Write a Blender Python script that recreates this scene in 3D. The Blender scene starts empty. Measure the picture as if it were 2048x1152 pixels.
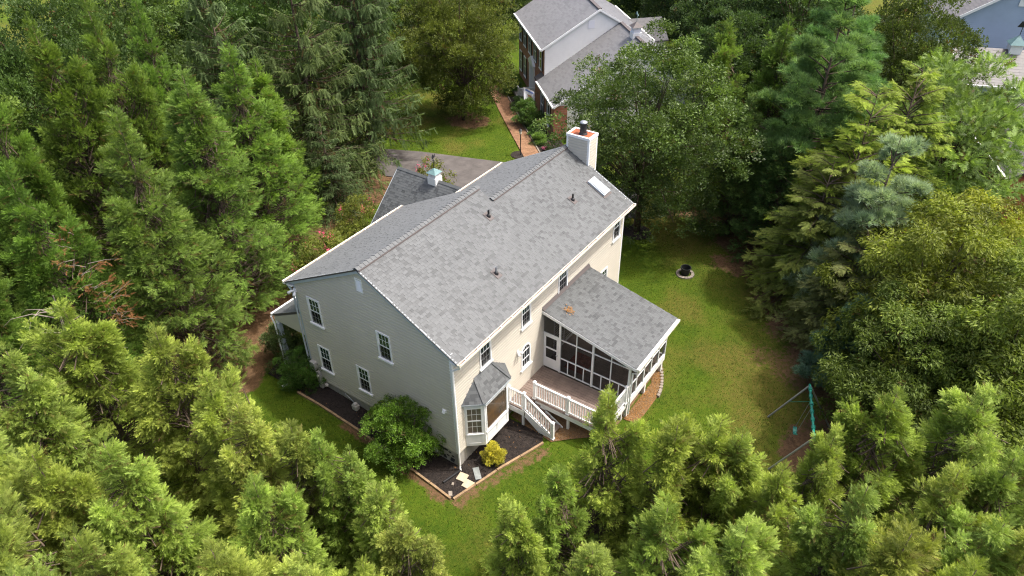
import bpy, math, random
import numpy as np
from mathutils import Matrix, Vector
random.seed(7)
SC = bpy.context.scene
COL = SC.collection
# ------------------------------------------------------------------ camera
cam_d = bpy.data.cameras.new('camera'); cam = bpy.data.objects.new('camera', cam_d); COL.objects.link(cam)
YAW, PITCH, ROLL = math.radians(35.1609), math.radians(36.6328), math.radians(-0.8746)
_f = Vector((math.cos(YAW)*math.cos(PITCH), math.sin(YAW)*math.cos(PITCH), -math.sin(PITCH)))
_r = Vector((math.sin(YAW), -math.cos(YAW), 0)); _u = _r.cross(_f)
_r2 = math.cos(ROLL)*_r + math.sin(ROLL)*_u; _u2 = -math.sin(ROLL)*_r + math.cos(ROLL)*_u
M = Matrix((_r2, _u2, -_f)).transposed().to_4x4()
M.translation = Vector((-15.12, -13.4433, 23.3487))
cam.matrix_world = M
cam_d.sensor_width = 36.0; cam_d.lens = 1471.52/2048*36; cam_d.clip_start = 0.1; cam_d.clip_end = 1000
SC.camera = cam
# ------------------------------------------------------------------ sky, sun, exposure
SUN_DIR = Vector((0.36, -0.44, 1.12)).normalized()          # towards the sun
w = bpy.data.worlds.new('World'); SC.world = w; w.use_nodes = True
nt = w.node_tree; sky = nt.nodes.new('ShaderNodeTexSky'); sky.sky_type = 'NISHITA'; sky.sun_disc = False
sky.sun_elevation = math.asin(SUN_DIR.z); sky.sun_rotation = math.atan2(SUN_DIR.x, SUN_DIR.y)
sky.air_density = 0.75; sky.dust_density = 6.0; sky.ozone_density = 0.3
bg = nt.nodes['Background']; bg.inputs[1].default_value = 0.15
nt.links.new(sky.outputs[0], bg.inputs[0])
sd = bpy.data.lights.new('sun', 'SUN'); sd.energy = 1.85; sd.angle = math.radians(1.8); sd.color = (1.0, 0.985, 0.96)
sun = bpy.data.objects.new('sun', sd); COL.objects.link(sun)
sun.rotation_euler = SUN_DIR.to_track_quat('Z', 'Y').to_euler(); sun.location = (20, -40, 60)
SC.view_settings.view_transform = 'Standard'; SC.view_settings.look = 'None'
SC.view_settings.gamma = 1.0; SC.view_settings.use_curve_mapping = False
SC.view_settings.exposure = 1.3
SC.cycles.max_bounces = 6; SC.cycles.transparent_max_bounces = 12
SC.cycles.sample_clamp_indirect = 4.0
SC.cycles.use_denoising = True; SC.cycles.denoising_prefilter = 'NONE'; SC.cycles.filter_width = 1.15

# ------------------------------------------------------------------ materials
MATS = {}
def mat(name, col, rough=0.7, spec=0.3, metal=0.0, var=0.0, vscale=3.0, bump=0.0, bscale=40.0, vcol=None, use_obj=False):
    """plain procedural material: colour with noise variation and optional fine bump"""
    if name in MATS: return MATS[name]
    m = bpy.data.materials.new(name); m.use_nodes = True; n = m.node_tree.nodes; l = m.node_tree.links
    b = n['Principled BSDF']; b.inputs['Roughness'].default_value = rough
    b.inputs['Specular IOR Level'].default_value = spec; b.inputs['Metallic'].default_value = metal
    tc = n.new('ShaderNodeTexCoord')
    base = (*col, 1)
    if var > 0 or vcol:
        nz = n.new('ShaderNodeTexNoise'); nz.inputs['Scale'].default_value = vscale; nz.inputs['Detail'].default_value = 6
        nz.inputs['Roughness'].default_value = 0.65
        l.new(tc.outputs['Object'], nz.inputs['Vector'])
        mx = n.new('ShaderNodeMix'); mx.data_type = 'RGBA'
        c2 = vcol or tuple(c*(1-var) for c in col)
        c1 = col if vcol else tuple(min(1, c*(1+var*0.6)) for c in col)
        mx.inputs[6].default_value = (*c1, 1); mx.inputs[7].default_value = (*c2, 1)
        mr = n.new('ShaderNodeMapRange'); mr.inputs[1].default_value = 0.35; mr.inputs[2].default_value = 0.68
        l.new(nz.outputs[0], mr.inputs[0]); l.new(mr.outputs[0], mx.inputs[0])
        l.new(mx.outputs[2], b.inputs['Base Color'])
    else:
        b.inputs['Base Color'].default_value = base
    if bump > 0:
        n2 = n.new('ShaderNodeTexNoise'); n2.inputs['Scale'].default_value = bscale; n2.inputs['Detail'].default_value = 4
        l.new(tc.outputs['Object'], n2.inputs['Vector'])
        bp = n.new('ShaderNodeBump'); bp.inputs['Strength'].default_value = bump; bp.inputs['Distance'].default_value = 0.03
        l.new(n2.outputs[0], bp.inputs['Height']); l.new(bp.outputs[0], b.inputs['Normal'])
    MATS[name] = m
    return m

def mat_shingle(name, dark, light):
    """asphalt shingle: tone comes from the mesh attribute 'tone' times the object colour, plus granule noise"""
    m = bpy.data.materials.new(name); m.use_nodes = True; n = m.node_tree.nodes; l = m.node_tree.links
    b = n['Principled BSDF']; b.inputs['Roughness'].default_value = 0.55; b.inputs['Specular IOR Level'].default_value = 0.5; b.inputs['Sheen Weight'].default_value = 0.28; b.inputs['Sheen Roughness'].default_value = 0.45
    at = n.new('ShaderNodeAttribute'); at.attribute_name = 'tone'
    oi = n.new('ShaderNodeObjectInfo')
    sp = n.new('ShaderNodeSeparateColor'); l.new(oi.outputs['Color'], sp.inputs[0])
    mu = n.new('ShaderNodeMath'); mu.operation = 'MULTIPLY'; l.new(at.outputs['Fac'], mu.inputs[0]); l.new(sp.outputs[0], mu.inputs[1])
    ge = n.new('ShaderNodeNewGeometry')
    nz = n.new('ShaderNodeTexNoise'); nz.inputs['Scale'].default_value = 55; nz.inputs['Detail'].default_value = 3
    l.new(ge.outputs['Position'], nz.inputs['Vector'])
    nb = n.new('ShaderNodeTexNoise'); nb.inputs['Scale'].default_value = 0.6; nb.inputs['Detail'].default_value = 5
    l.new(ge.outputs['Position'], nb.inputs['Vector'])
    a1 = n.new('ShaderNodeMath'); a1.operation = 'MULTIPLY_ADD'; a1.inputs[1].default_value = 0.5; a1.inputs[2].default_value = -0.25
    l.new(nz.outputs[0], a1.inputs[0])
    a2 = n.new('ShaderNodeMath'); a2.operation = 'MULTIPLY_ADD'; a2.inputs[1].default_value = 0.5; a2.inputs[2].default_value = -0.25
    l.new(nb.outputs[0], a2.inputs[0])
    s1 = n.new('ShaderNodeMath'); s1.operation = 'ADD'; l.new(mu.outputs[0], s1.inputs[0]); l.new(a1.outputs[0], s1.inputs[1])
    s2 = n.new('ShaderNodeMath'); s2.operation = 'ADD'; s2.use_clamp = True; l.new(s1.outputs[0], s2.inputs[0]); l.new(a2.outputs[0], s2.inputs[1])
    mx = n.new('ShaderNodeMix'); mx.data_type = 'RGBA'; mx.inputs[6].default_value = (*dark, 1); mx.inputs[7].default_value = (*light, 1)
    l.new(s2.outputs[0], mx.inputs[0]); l.new(mx.outputs[2], b.inputs['Base Color'])
    MATS[name] = m
    return m

def mat_leaf(name, trans=0.3, rough=0.55, spec=0.25):
    """foliage: object colour, varied by the mesh attribute 'fol' (r clump tone, g tip, b dead brown)"""
    m = bpy.data.materials.new(name); m.use_nodes = True; n = m.node_tree.nodes; l = m.node_tree.links
    b = n['Principled BSDF']; b.inputs['Roughness'].default_value = rough; b.inputs['Specular IOR Level'].default_value = spec
    oi = n.new('ShaderNodeObjectInfo')
    at = n.new('ShaderNodeAttribute'); at.attribute_name = 'fol'
    sp = n.new('ShaderNodeSeparateColor'); l.new(at.outputs['Color'], sp.inputs[0])
    mr = n.new('ShaderNodeMapRange'); mr.inputs[3].default_value = 0.46; mr.inputs[4].default_value = 1.15
    l.new(sp.outputs[0], mr.inputs[0])
    v1 = n.new('ShaderNodeVectorMath'); v1.operation = 'SCALE'; l.new(oi.outputs['Color'], v1.inputs[0]); l.new(mr.outputs[0], v1.inputs['Scale'])
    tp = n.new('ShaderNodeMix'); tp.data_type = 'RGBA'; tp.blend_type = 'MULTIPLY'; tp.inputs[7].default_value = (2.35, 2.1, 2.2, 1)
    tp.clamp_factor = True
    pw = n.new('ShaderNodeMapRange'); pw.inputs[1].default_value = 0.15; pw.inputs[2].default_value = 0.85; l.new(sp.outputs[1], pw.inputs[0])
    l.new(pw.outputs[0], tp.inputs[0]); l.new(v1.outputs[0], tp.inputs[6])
    hs = n.new('ShaderNodeHueSaturation'); hs.inputs['Saturation'].default_value = 1.0
    hr = n.new('ShaderNodeMapRange'); hr.inputs[3].default_value = 0.491; hr.inputs[4].default_value = 0.514
    l.new(oi.outputs['Random'], hr.inputs[0]); l.new(hr.outputs[0], hs.inputs['Hue']); l.new(tp.outputs[2], hs.inputs['Color'])
    dd = n.new('ShaderNodeMix'); dd.data_type = 'RGBA'; dd.inputs[7].default_value = (0.12, 0.062, 0.026, 1)
    l.new(sp.outputs[2], dd.inputs[0]); l.new(hs.outputs[0], dd.inputs[6])
    l.new(dd.outputs[2], b.inputs['Base Color'])
    tr = n.new('ShaderNodeBsdfTranslucent')
    yl = n.new('ShaderNodeMix'); yl.data_type = 'RGBA'; yl.blend_type = 'MULTIPLY'; yl.inputs[0].default_value = 1
    yl.inputs[7].default_value = (1.25, 1.3, 0.7, 1); l.new(dd.outputs[2], yl.inputs[6]); l.new(yl.outputs[2], tr.inputs[0])
    ms = n.new('ShaderNodeMixShader'); ms.inputs[0].default_value = trans
    l.new(b.outputs[0], ms.inputs[1]); l.new(tr.outputs[0], ms.inputs[2])
    l.new(ms.outputs[0], n['Material Output'].inputs[0])
    MATS[name] = m
    return m

def mat_screen():
    m = bpy.data.materials.new('insect_screen'); m.use_nodes = True; n = m.node_tree.nodes; l = m.node_tree.links
    b = n['Principled BSDF']; b.inputs['Base Color'].default_value = (0.012, 0.012, 0.013, 1); b.inputs['Roughness'].default_value = 0.6
    t = n.new('ShaderNodeBsdfTransparent'); ms = n.new('ShaderNodeMixShader'); ms.inputs[0].default_value = 0.52
    l.new(t.outputs[0], ms.inputs[1]); l.new(b.outputs[0], ms.inputs[2]); l.new(ms.outputs[0], n['Material Output'].inputs[0])
    MATS['screen'] = m
    return m

def mat_brick(name, c1, c2, mortar, scale=1.0, rot=None):
    m = bpy.data.materials.new(name); m.use_nodes = True; n = m.node_tree.nodes; l = m.node_tree.links
    b = n['Principled BSDF']; b.inputs['Roughness'].default_value = 0.85; b.inputs['Specular IOR Level'].default_value = 0.2
    tc = n.new('ShaderNodeTexCoord'); mp = n.new('ShaderNodeMapping'); l.new(tc.outputs['Object'], mp.inputs[0])
    if rot: mp.inputs['Rotation'].default_value = rot
    br = n.new('ShaderNodeTexBrick'); br.inputs['Color1'].default_value = (*c1, 1); br.inputs['Color2'].default_value = (*c2, 1)
    br.inputs['Mortar'].default_value = (*mortar, 1); br.inputs['Scale'].default_value = scale
    br.inputs['Mortar Size'].default_value = 0.008; br.inputs['Brick Width'].default_value = 0.21; br.inputs['Row Height'].default_value = 0.075
    l.new(mp.outputs[0], br.inputs[0])
    nz = n.new('ShaderNodeTexNoise'); nz.inputs['Scale'].default_value = 2.5; nz.inputs['Detail'].default_value = 5; l.new(tc.outputs['Object'], nz.inputs[0])
    mr = n.new('ShaderNodeMapRange'); mr.inputs[3].default_value = 0.7; mr.inputs[4].default_value = 1.25; l.new(nz.outputs[0], mr.inputs[0])
    vs = n.new('ShaderNodeVectorMath'); vs.operation = 'SCALE'; l.new(br.outputs[0], vs.inputs[0]); l.new(mr.outputs[0], vs.inputs['Scale'])
    l.new(vs.outputs[0], b.inputs['Base Color'])
    MATS[name] = m
    return m

mat('white_trim', (0.80, 0.80, 0.78), 0.45, 0.4, var=0.06, vscale=2.5)
mat('grey_trim', (0.40, 0.44, 0.46), 0.5, 0.35, var=0.08, vscale=2.0)
mat('cream_gutter', (0.82, 0.76, 0.62), 0.45, 0.4, var=0.14, vscale=3.5)
mat('siding', (0.545, 0.502, 0.415), 0.55, 0.3, var=0.05, vscale=0.8)
mat('siding_white', (0.76, 0.75, 0.72), 0.55, 0.3, var=0.06, vscale=0.8)
mat('siding_blue', (0.34, 0.42, 0.52), 0.55, 0.3, var=0.06, vscale=0.8)
mat('wall_plain', (0.42, 0.39, 0.32), 0.7, 0.2, var=0.05)
mat('glass', (0.018, 0.022, 0.025), 0.04, 0.6)
mat('glass_reflection_tint', (0.020, 0.045, 0.038), 0.06, 0.6)  # upper panes: greenish reflection painted into the glass colour
mat('wing_roof', (0.13, 0.127, 0.127), 0.9, 0.1, var=0.15)
mat('blind', (0.42, 0.45, 0.42), 0.6, 0.2)
mat('blind_green', (0.10, 0.20, 0.15), 0.5, 0.3)
mat('concrete', (0.36, 0.34, 0.30), 0.9, 0.15, var=0.25, vscale=2.0, bump=0.2)
mat('stone_paint', (0.05, 0.05, 0.05), 0.8, 0.2)
mat('mulch', (0.020, 0.017, 0.016), 0.95, 0.1, vcol=(0.045, 0.036, 0.030), vscale=9, bump=1.0, bscale=35)
mat('asphalt', (0.075, 0.068, 0.063), 0.9, 0.2, vcol=(0.115, 0.103, 0.095), vscale=1.2, bump=0.25, bscale=60)
mat('timber', (0.28, 0.19, 0.11), 0.85, 0.15, var=0.35, vscale=4)
mat('deck', (0.185, 0.140, 0.115), 0.7, 0.2, var=0.22, vscale=3)
mat('deck_dark', (0.15, 0.11, 0.09), 0.8, 0.2, var=0.2, vscale=3)
mat('black_metal', (0.02, 0.02, 0.022), 0.45, 0.4)
mat('black_plastic', (0.018, 0.018, 0.018), 0.5, 0.4)
mat('grey_metal', (0.34, 0.35, 0.36), 0.4, 0.5, metal=0.6, var=0.1)
mat('meter_grey', (0.42, 0.40, 0.36), 0.6, 0.3, var=0.15)
mat('copper_green', (0.13, 0.22, 0.22), 0.55, 0.3, var=0.15, vscale=4)
mat('rust', (0.30, 0.095, 0.045), 0.8, 0.2, var=0.3, vscale=5)
mat('skylight_glass', (0.30, 0.33, 0.35), 0.3, 0.4)
mat('bay_glass', (0.13, 0.075, 0.032), 0.05, 0.6, vcol=(0.04, 0.04, 0.035), vscale=1.6)
mat('bay_blind', (0.15, 0.125, 0.10), 0.08, 0.5, var=0.3, vscale=2)
mat('flashing', (0.10, 0.085, 0.08), 0.6, 0.3)
mat('bark', (0.10, 0.075, 0.055), 0.95, 0.1, var=0.4, vscale=6, bump=0.6, bscale=20)
mat('bark_pale', (0.20, 0.17, 0.14), 0.95, 0.1, var=0.3, vscale=6)
mat('paver', (0.44, 0.36, 0.25), 0.85, 0.2, var=0.15, vscale=5)
mat('slate', (0.20, 0.215, 0.205), 0.7, 0.3, var=0.25, vscale=5)
mat('stone', (0.24, 0.205, 0.165), 0.9, 0.2, var=0.35, vscale=5)
mat('green_paint', (0.015, 0.20, 0.14), 0.35, 0.5, var=0.15, vscale=6)
mat('dead_leaf', (0.27, 0.14, 0.05), 0.9, 0.1, var=0.4, vscale=12)
mat('pink', (0.62, 0.07, 0.16), 0.7, 0.2, var=0.35, vscale=8)
mat('hot_pink', (0.72, 0.16, 0.30), 0.7, 0.2, var=0.35, vscale=8)
mat('shutter', (0.030, 0.022, 0.022), 0.55, 0.3)
mat('rug', (0.20, 0.05, 0.03), 0.95, 0.05, var=0.5, vscale=6)
mat('cloth_white', (0.72, 0.72, 0.75), 0.8, 0.1)
mat('cloth_blue', (0.16, 0.20, 0.42), 0.8, 0.1)
mat('cloth_tan', (0.45, 0.24, 0.13), 0.8, 0.1)
mat('lamp_glass', (0.75, 0.72, 0.62), 0.3, 0.5)
mat('house_dark', (0.03, 0.03, 0.03), 0.9, 0.1)
mat_shingle('shingle', (0.026, 0.029, 0.029), (0.092, 0.098, 0.098))
mat_shingle('shingle_old', (0.085, 0.084, 0.085), (0.145, 0.143, 0.143))
mat_shingle('shingle_brown', (0.045, 0.04, 0.039), (0.095, 0.085, 0.08))
mat_leaf('leaf', 0.38, 0.5, 0.25)
mat_leaf('needle', 0.36, 0.6, 0.2)
mat_leaf('glossy_leaf', 0.3, 0.42, 0.35)
mat_screen()
mat_brick('brick', (0.44, 0.185, 0.11), (0.34, 0.135, 0.082), (0.36, 0.30, 0.26), rot=(math.pi/2, 0, 0))
mat_brick('brick_side', (0.44, 0.185, 0.11), (0.34, 0.135, 0.082), (0.36, 0.30, 0.26), rot=(math.pi/2, 0, math.pi/2))

# ------------------------------------------------------------------ helpers
def link(o, parent=None):
    COL.objects.link(o)
    if parent is not None: o.parent = parent
    return o
def tag(o, label=None, cat=None, group=None, kind=None):
    if label: o['label'] = label
    if cat: o['category'] = cat
    if group: o['group'] = group
    if kind: o['kind'] = kind
    return o
def empty(name, loc=(0, 0, 0), rz=0, parent=None):
    o = bpy.data.objects.new(name, None); o.location = loc; o.rotation_euler = (0, 0, rz); o.empty_display_size = 0.3
    return link(o, parent)
class MB:
    """collects boxes, prisms and tubes into one mesh"""
    def __init__(s): s.v = []; s.f = []; s.frame = None
    def pt(s, p):
        return tuple(s.frame @ Vector(p)) if s.frame is not None else tuple(p)
    def poly(s, pts):
        i = len(s.v); s.v += [s.pt(p) for p in pts]; s.f.append(tuple(range(i, i+len(pts)))); return s
    def hexa(s, p):   # 8 points: bottom loop 0-3, top loop 4-7
        i = len(s.v); s.v += [s.pt(q) for q in p]
        s.f += [(i, i+3, i+2, i+1), (i+4, i+5, i+6, i+7)] + [(i+a, i+(a+1) % 4, i+4+(a+1) % 4, i+4+a) for a in range(4)]
        return s
    def box(s, x0, x1, y0, y1, z0, z1):
        return s.hexa([(x0, y0, z0), (x1, y0, z0), (x1, y1, z0), (x0, y1, z0), (x0, y0, z1), (x1, y0, z1), (x1, y1, z1), (x0, y1, z1)])
    def prism(s, poly, d):   # extrude planar polygon by vector d
        n = len(poly); i = len(s.v); d = Vector(d)
        s.v += [s.pt(p) for p in poly] + [s.pt(Vector(p)+d) for p in poly]
        s.f += [tuple(range(i+n-1, i-1, -1)), tuple(range(i+n, i+2*n))]
        s.f += [(i+a, i+(a+1) % n, i+n+(a+1) % n, i+n+a) for a in range(n)]
        return s
    def beam(s, a, b, w, h, up=(0, 0, 1)):
        a = Vector(a); b = Vector(b); d = (b-a).normalized(); u = Vector(up)
        r = d.cross(u)
        if r.length < 1e-4: r = d.cross(Vector((1, 0, 0)))
        r.normalize(); u = r.cross(d).normalized()
        r *= w/2; u *= h/2
        return s.hexa([a-r-u, a+r-u, a+r+u, a-r+u, b-r-u, b+r-u, b+r+u, b-r+u])
    def tube(s, pts, rad, seg=8, cap=True):
        pts = [Vector(p) for p in pts]; rad = rad if hasattr(rad, '__len__') else [rad]*len(pts)
        i0 = len(s.v); ref = Vector((0.31, 0.17, 1)).normalized()
        for k, p in enumerate(pts):
            d = (pts[min(k+1, len(pts)-1)] - pts[max(k-1, 0)]).normalized()
            a = d.cross(ref)
            if a.length < 0.05: a = d.cross(Vector((1, 0, 0)))
            a.normalize(); b = d.cross(a)
            for j in range(seg):
                t = 2*math.pi*j/seg
                s.v.append(s.pt(p + (a*math.cos(t)+b*math.sin(t))*rad[k]))
        for k in range(len(pts)-1):
            for j in range(seg):
                a0 = i0+k*seg+j; a1 = i0+k*seg+(j+1) % seg
                s.f.append((a0, a1, a1+seg, a0+seg))
        if cap:
            s.f.append(tuple(i0+j for j in reversed(range(seg)))); e = i0+(len(pts)-1)*seg; s.f.append(tuple(e+j for j in range(seg)))
        return s
    def lathe(s, prof, seg=20, c=(0, 0, 0)):   # profile of (r, z)
        i0 = len(s.v)
        for r, z in prof:
            for j in range(seg):
                t = 2*math.pi*j/seg; s.v.append(s.pt((c[0]+r*math.cos(t), c[1]+r*math.sin(t), c[2]+z)))
        for k in range(len(prof)-1):
            for j in range(seg):
                a0 = i0+k*seg+j; a1 = i0+k*seg+(j+1) % seg
                s.f.append((a0, a1, a1+seg, a0+seg))
        s.f.append(tuple(i0+j for j in reversed(range(seg)))); e = i0+(len(prof)-1)*seg; s.f.append(tuple(e+j for j in range(seg)))
        return s
    def build(s, name, m, parent=None, smooth=False, bevel=0):
        me = bpy.data.meshes.new(name); me.from_pydata(s.v, [], s.f); me.update()
        if smooth: me.polygons.foreach_set('use_smooth', [True]*len(me.polygons))
        me.materials.append(MATS[m])
        o = bpy.data.objects.new(name, me)
        if bevel:
            b = o.modifiers.new('bevel', 'BEVEL'); b.width = bevel; b.segments = 2; b.limit_method = 'ANGLE'
        return link(o, parent)
def np_mesh(name, V, T, m, parent=None, attrs=None, smooth=False):
    """big triangle (or quad) mesh from numpy arrays"""
    me = bpy.data.meshes.new(name); V = np.ascontiguousarray(V, np.float32); T = np.ascontiguousarray(T, np.int32)
    k = T.shape[1]
    me.vertices.add(len(V)); me.vertices.foreach_set('co', V.ravel())
    me.loops.add(T.size); me.loops.foreach_set('vertex_index', T.ravel())
    me.polygons.add(len(T)); me.polygons.foreach_set('loop_start', np.arange(0, T.size, k, dtype=np.int32))
    me.polygons.foreach_set('use_smooth', np.full(len(T), bool(smooth)))
    for an, (ty, arr) in (attrs or {}).items():
        a = me.attributes.new(an, ty, 'POINT')
        a.data.foreach_set('color' if ty == 'FLOAT_COLOR' else 'value', np.ascontiguousarray(arr, np.float32).ravel())
    me.update(calc_edges=True); me.validate()
    me.materials.append(MATS[m])
    return link(bpy.data.objects.new(name, me), parent)
def ss(a, b, x):
    t = np.clip((x-a)/(b-a), 0, 1); return t*t*(3-2*t)
def gz(x, y):
    return float(-0.88 + 0.42*ss(0.5, 8.0, np.float64(y))*(1-ss(16, 24, np.float64(x))) - 0.5*ss(20, 32, np.float64(x)))
def frame(origin, u, n):
    """wall frame: local x along u, local y out of the wall (normal n), local z up"""
    u = Vector(u).normalized(); n = Vector(n).normalized(); z = Vector((0, 0, 1))
    f = Matrix((u, n, z)).transposed().to_4x4(); f.translation = Vector(origin); return f
# ------------------------------------------------------------------ shingles
CAMP = Vector((-15.12, -13.4433, 23.3487))
UNIT_TAB = None
def unit_tab():
    global UNIT_TAB
    if UNIT_TAB is None:
        me = bpy.data.meshes.new('shingle')
        v = [(0, 0, 0), (1, 0, 0), (1, 1, 0), (0, 1, 0), (0, 0, 1), (1, 0, 1), (1, 1, 0.2), (0, 1, 0.2)]
        f = [(4, 5, 6, 7), (0, 1, 5, 4), (1, 2, 6, 5), (2, 3, 7, 6), (3, 0, 4, 7)]
        me.from_pydata(v, [], f); a = me.attributes.new('tone', 'FLOAT', 'POINT'); a.data.foreach_set('value', [1.0]*8)
        me.materials.append(MATS['shingle']); UNIT_TAB = me
    return UNIT_TAB
def shingle_tabs(poly, u, expo=0.135, wmin=0.10, wmax=0.26, seed=1, tmul=1.0):
    """lay courses of random-width tabs over a convex planar polygon; returns list of tabs (corners O,U,V,N frame + tone)"""
    rg = random.Random(seed)
    poly = [Vector(p) for p in poly]; u = Vector(u).normalized()
    n = (poly[1]-poly[0]).cross(poly[2]-poly[0]).normalized()
    if n.z < 0: n = -n
    v = n.cross(u)
    if v.z < 0: v = -v
    o = min(poly, key=lambda p: p.dot(v))
    P2 = [((p-o).dot(u), (p-o).dot(v)) for p in poly]
    vmax = max(b for a, b in P2)
    def span(t):
        xs = []
        for i in range(len(P2)):
            (a0, b0), (a1, b1) = P2[i], P2[(i+1) % len(P2)]
            if abs(b1-b0) < 1e-6:
                if abs(t-b0) < 1e-4: xs += [a0, a1]
                continue
            k = (t-b0)/(b1-b0)
            if -1e-6 <= k <= 1+1e-6: xs.append(a0+(a1-a0)*k)
        return (min(xs), max(xs)) if len(xs) >= 2 else None
    tabs = []; t = 0.0
    while t < vmax-0.02:
        t1 = min(t+expo, vmax-1e-4)
        s0, s1 = span(t+1e-4), span(t1)
        if not s0 or not s1: break
        a = min(s0[0], s1[0]); e = max(s0[1], s1[1]); x = a - rg.uniform(0, 0.2)
        hi = rg.random() < 0.5
        while x < e:
            wd = rg.uniform(wmin, wmax); xa, xb = x, x+wd; x = xb
            q = [max(xa, s0[0]), min(xb, s0[1]), min(xb, s1[1]), max(xa, s1[0])]
            hi = rg.random() < 0.62 if hi else rg.random() < 0.8
            tone = rg.uniform(0.62, 0.84) if hi else rg.uniform(0.22, 0.55)
            if rg.random() < 0.05: tone = 0.15
            th = ((0.013 if hi else 0.008) + rg.uniform(0, 0.003))*tmul
            if q[1]-q[0] < 0.012 and q[2]-q[3] < 0.012: continue
            q[1] = max(q[1], q[0]); q[2] = max(q[2], q[3])
            tabs.append((o, u, v, n, q, t, t1, th, tone, abs(q[0]-q[3]) < 1e-3 and abs(q[1]-q[2]) < 1e-3))
        t += expo
    return tabs
def build_shingles(tabs, parent, material='shingle', singles=0, inv=None):
    """the tabs that show largest become objects of their own, the rest one joined part"""
    ctr = lambda T: T[0]+T[1]*((T[4][0]+T[4][1])/2)+T[2]*T[5]
    order = sorted(range(len(tabs)), key=lambda i: ((ctr(tabs[i])-CAMP).length if tabs[i][9] and tabs[i][4][1]-tabs[i][4][0] > 0.1 else 1e6))
    solo = set(order[:singles])
    V = []; F = []; tone = []
    for i, (o, u, v, n, q, t0, t1, th, tn, rect) in enumerate(tabs):
        if i in solo:
            ob = bpy.data.objects.new('shingle', unit_tab())
            wd = q[1]-q[0]-0.004
            m = Matrix((u*wd, v*(t1-t0+0.02), n*th)).transposed().to_4x4(); m.translation = o+u*q[0]+v*t0
            ob.matrix_world = m if inv is None else inv @ m
            ob.color = (tn, tn, tn, 1); link(ob, parent)
            continue
        k = len(V); g = 0.002
        c = [o+u*(q[0]+g)+v*t0, o+u*(q[1]-g)+v*t0, o+u*(q[2]-g)+v*(t1+0.02 if rect else t1), o+u*(q[3]+g)+v*(t1+0.02 if rect else t1)]
        V += c + [c[0]+n*th, c[1]+n*th, c[2]+n*th*0.2, c[3]+n*th*0.2]; tone += [tn]*8
        F += [(k+4, k+5, k+6, k+7), (k, k+1, k+5, k+4), (k+1, k+2, k+6, k+5), (k+2, k+3, k+7, k+6), (k+3, k, k+4, k+7)]
    if V:
        ob = np_mesh('shingle_field', np.array([tuple(p) for p in V]), np.array(F), material, parent, {'tone': ('FLOAT', np.array(tone))})
        ob['kind'] = 'stuff'
def ridge_caps(a, b, parent, side, slope, step=0.2, material='shingle', w=0.16, seed=3):
    """bent cap shingles along a ridge from a to b"""
    a = Vector(a); b = Vector(b); d = (b-a).normalized(); L = (b-a).length; side = Vector(side).normalized(); rg = random.Random(seed)
    me = bpy.data.meshes.new('ridge_cap')
    c = math.cos(math.atan(slope)); sn = math.sin(math.atan(slope))
    v = []
    for x, lift in ((0, 0.030), (step*1.25, 0.008)):
        for sd, y in ((-1, w), (0, 0), (1, w)):
            v.append((x, sd*y*c, -y*sn+lift)); 
    for x in (0,):
        for sd, y in ((-1, w), (0, 0), (1, w)): v.append((x, sd*y*c, -y*sn+0.006))
    f = [(0, 1, 4, 3), (1, 2, 5, 4), (6, 7, 1, 0), (7, 8, 2, 1)]
    me.from_pydata(v, [], f); at = me.attributes.new('tone', 'FLOAT', 'POINT'); at.data.foreach_set('value', [1.0]*9)
    me.materials.append(MATS[material])
    k = int(L/step)
    for i in range(k):
        ob = bpy.data.objects.new('ridge_cap', me); p = a+d*(i*L/k)
        m = Matrix((d, side, Vector((0, 0, 1)))).transposed().to_4x4(); m.translation = p; ob.matrix_world = m
        t = rg.uniform(0.62, 0.9); ob.color = (t, t, t, 1); link(ob, parent)

# ------------------------------------------------------------------ siding and windows
def siding(parent, fr, xlim, z0, z1, cuts, course=0.15, material='siding', name='siding_board'):
    """lap siding boards; xlim(z) gives the wall's extent, cuts are openings (x0,x1,z0,z1)"""
    z = z0
    while z < z1-0.01:
        zt = min(z+course, z1); zm = (z+zt)/2
        segs = [list(xlim(zm))]
        for (a, b, c, d) in cuts:
            if c < zm < d:
                ns = []
                for s in segs:
                    if b <= s[0] or a >= s[1]: ns.append(s)
                    else:
                        if a-s[0] > 0.02: ns.append([s[0], a])
                        if s[1]-b > 0.02: ns.append([b, s[1]])
                segs = ns
        lo, hi = xlim(z), xlim(zt)
        for s in segs:
            xa0 = max(s[0], lo[0]) if s[0] == xlim(zm)[0] else s[0]; xb0 = min(s[1], lo[1]) if s[1] == xlim(zm)[1] else s[1]
            xa0 = lo[0] if s[0] == xlim(zm)[0] else s[0]; xb0 = lo[1] if s[1] == xlim(zm)[1] else s[1]
            xa1 = hi[0] if s[0] == xlim(zm)[0] else s[0]; xb1 = hi[1] if s[1] == xlim(zm)[1] else s[1]
            if xb1 < xa1: xa1 = xb1 = (xa1+xb1)/2
            m = MB(); m.frame = fr
            zk = z+(zt-z)*0.62; ka = (xa0*.38+xa1*.62); kb = (xb0*.38+xb1*.62)
            i0 = len(m.v); m.v += [m.pt(q) for q in ((xa0, 0.001, z), (xa0, 0.040, z), (ka, 0.036, zk), (xa1, 0.006, zt), (xb0, 0.001, z), (xb0, 0.040, z), (kb, 0.036, zk), (xb1, 0.006, zt))]
            m.f += [(i0, i0+1, i0+5, i0+4), (i0+1, i0+2, i0+6, i0+5), (i0+2, i0+3, i0+7, i0+6), (i0, i0+3, i0+2, i0+1), (i0+4, i0+5, i0+6, i0+7)]
            m.build(name, material, parent)
        z = zt
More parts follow.
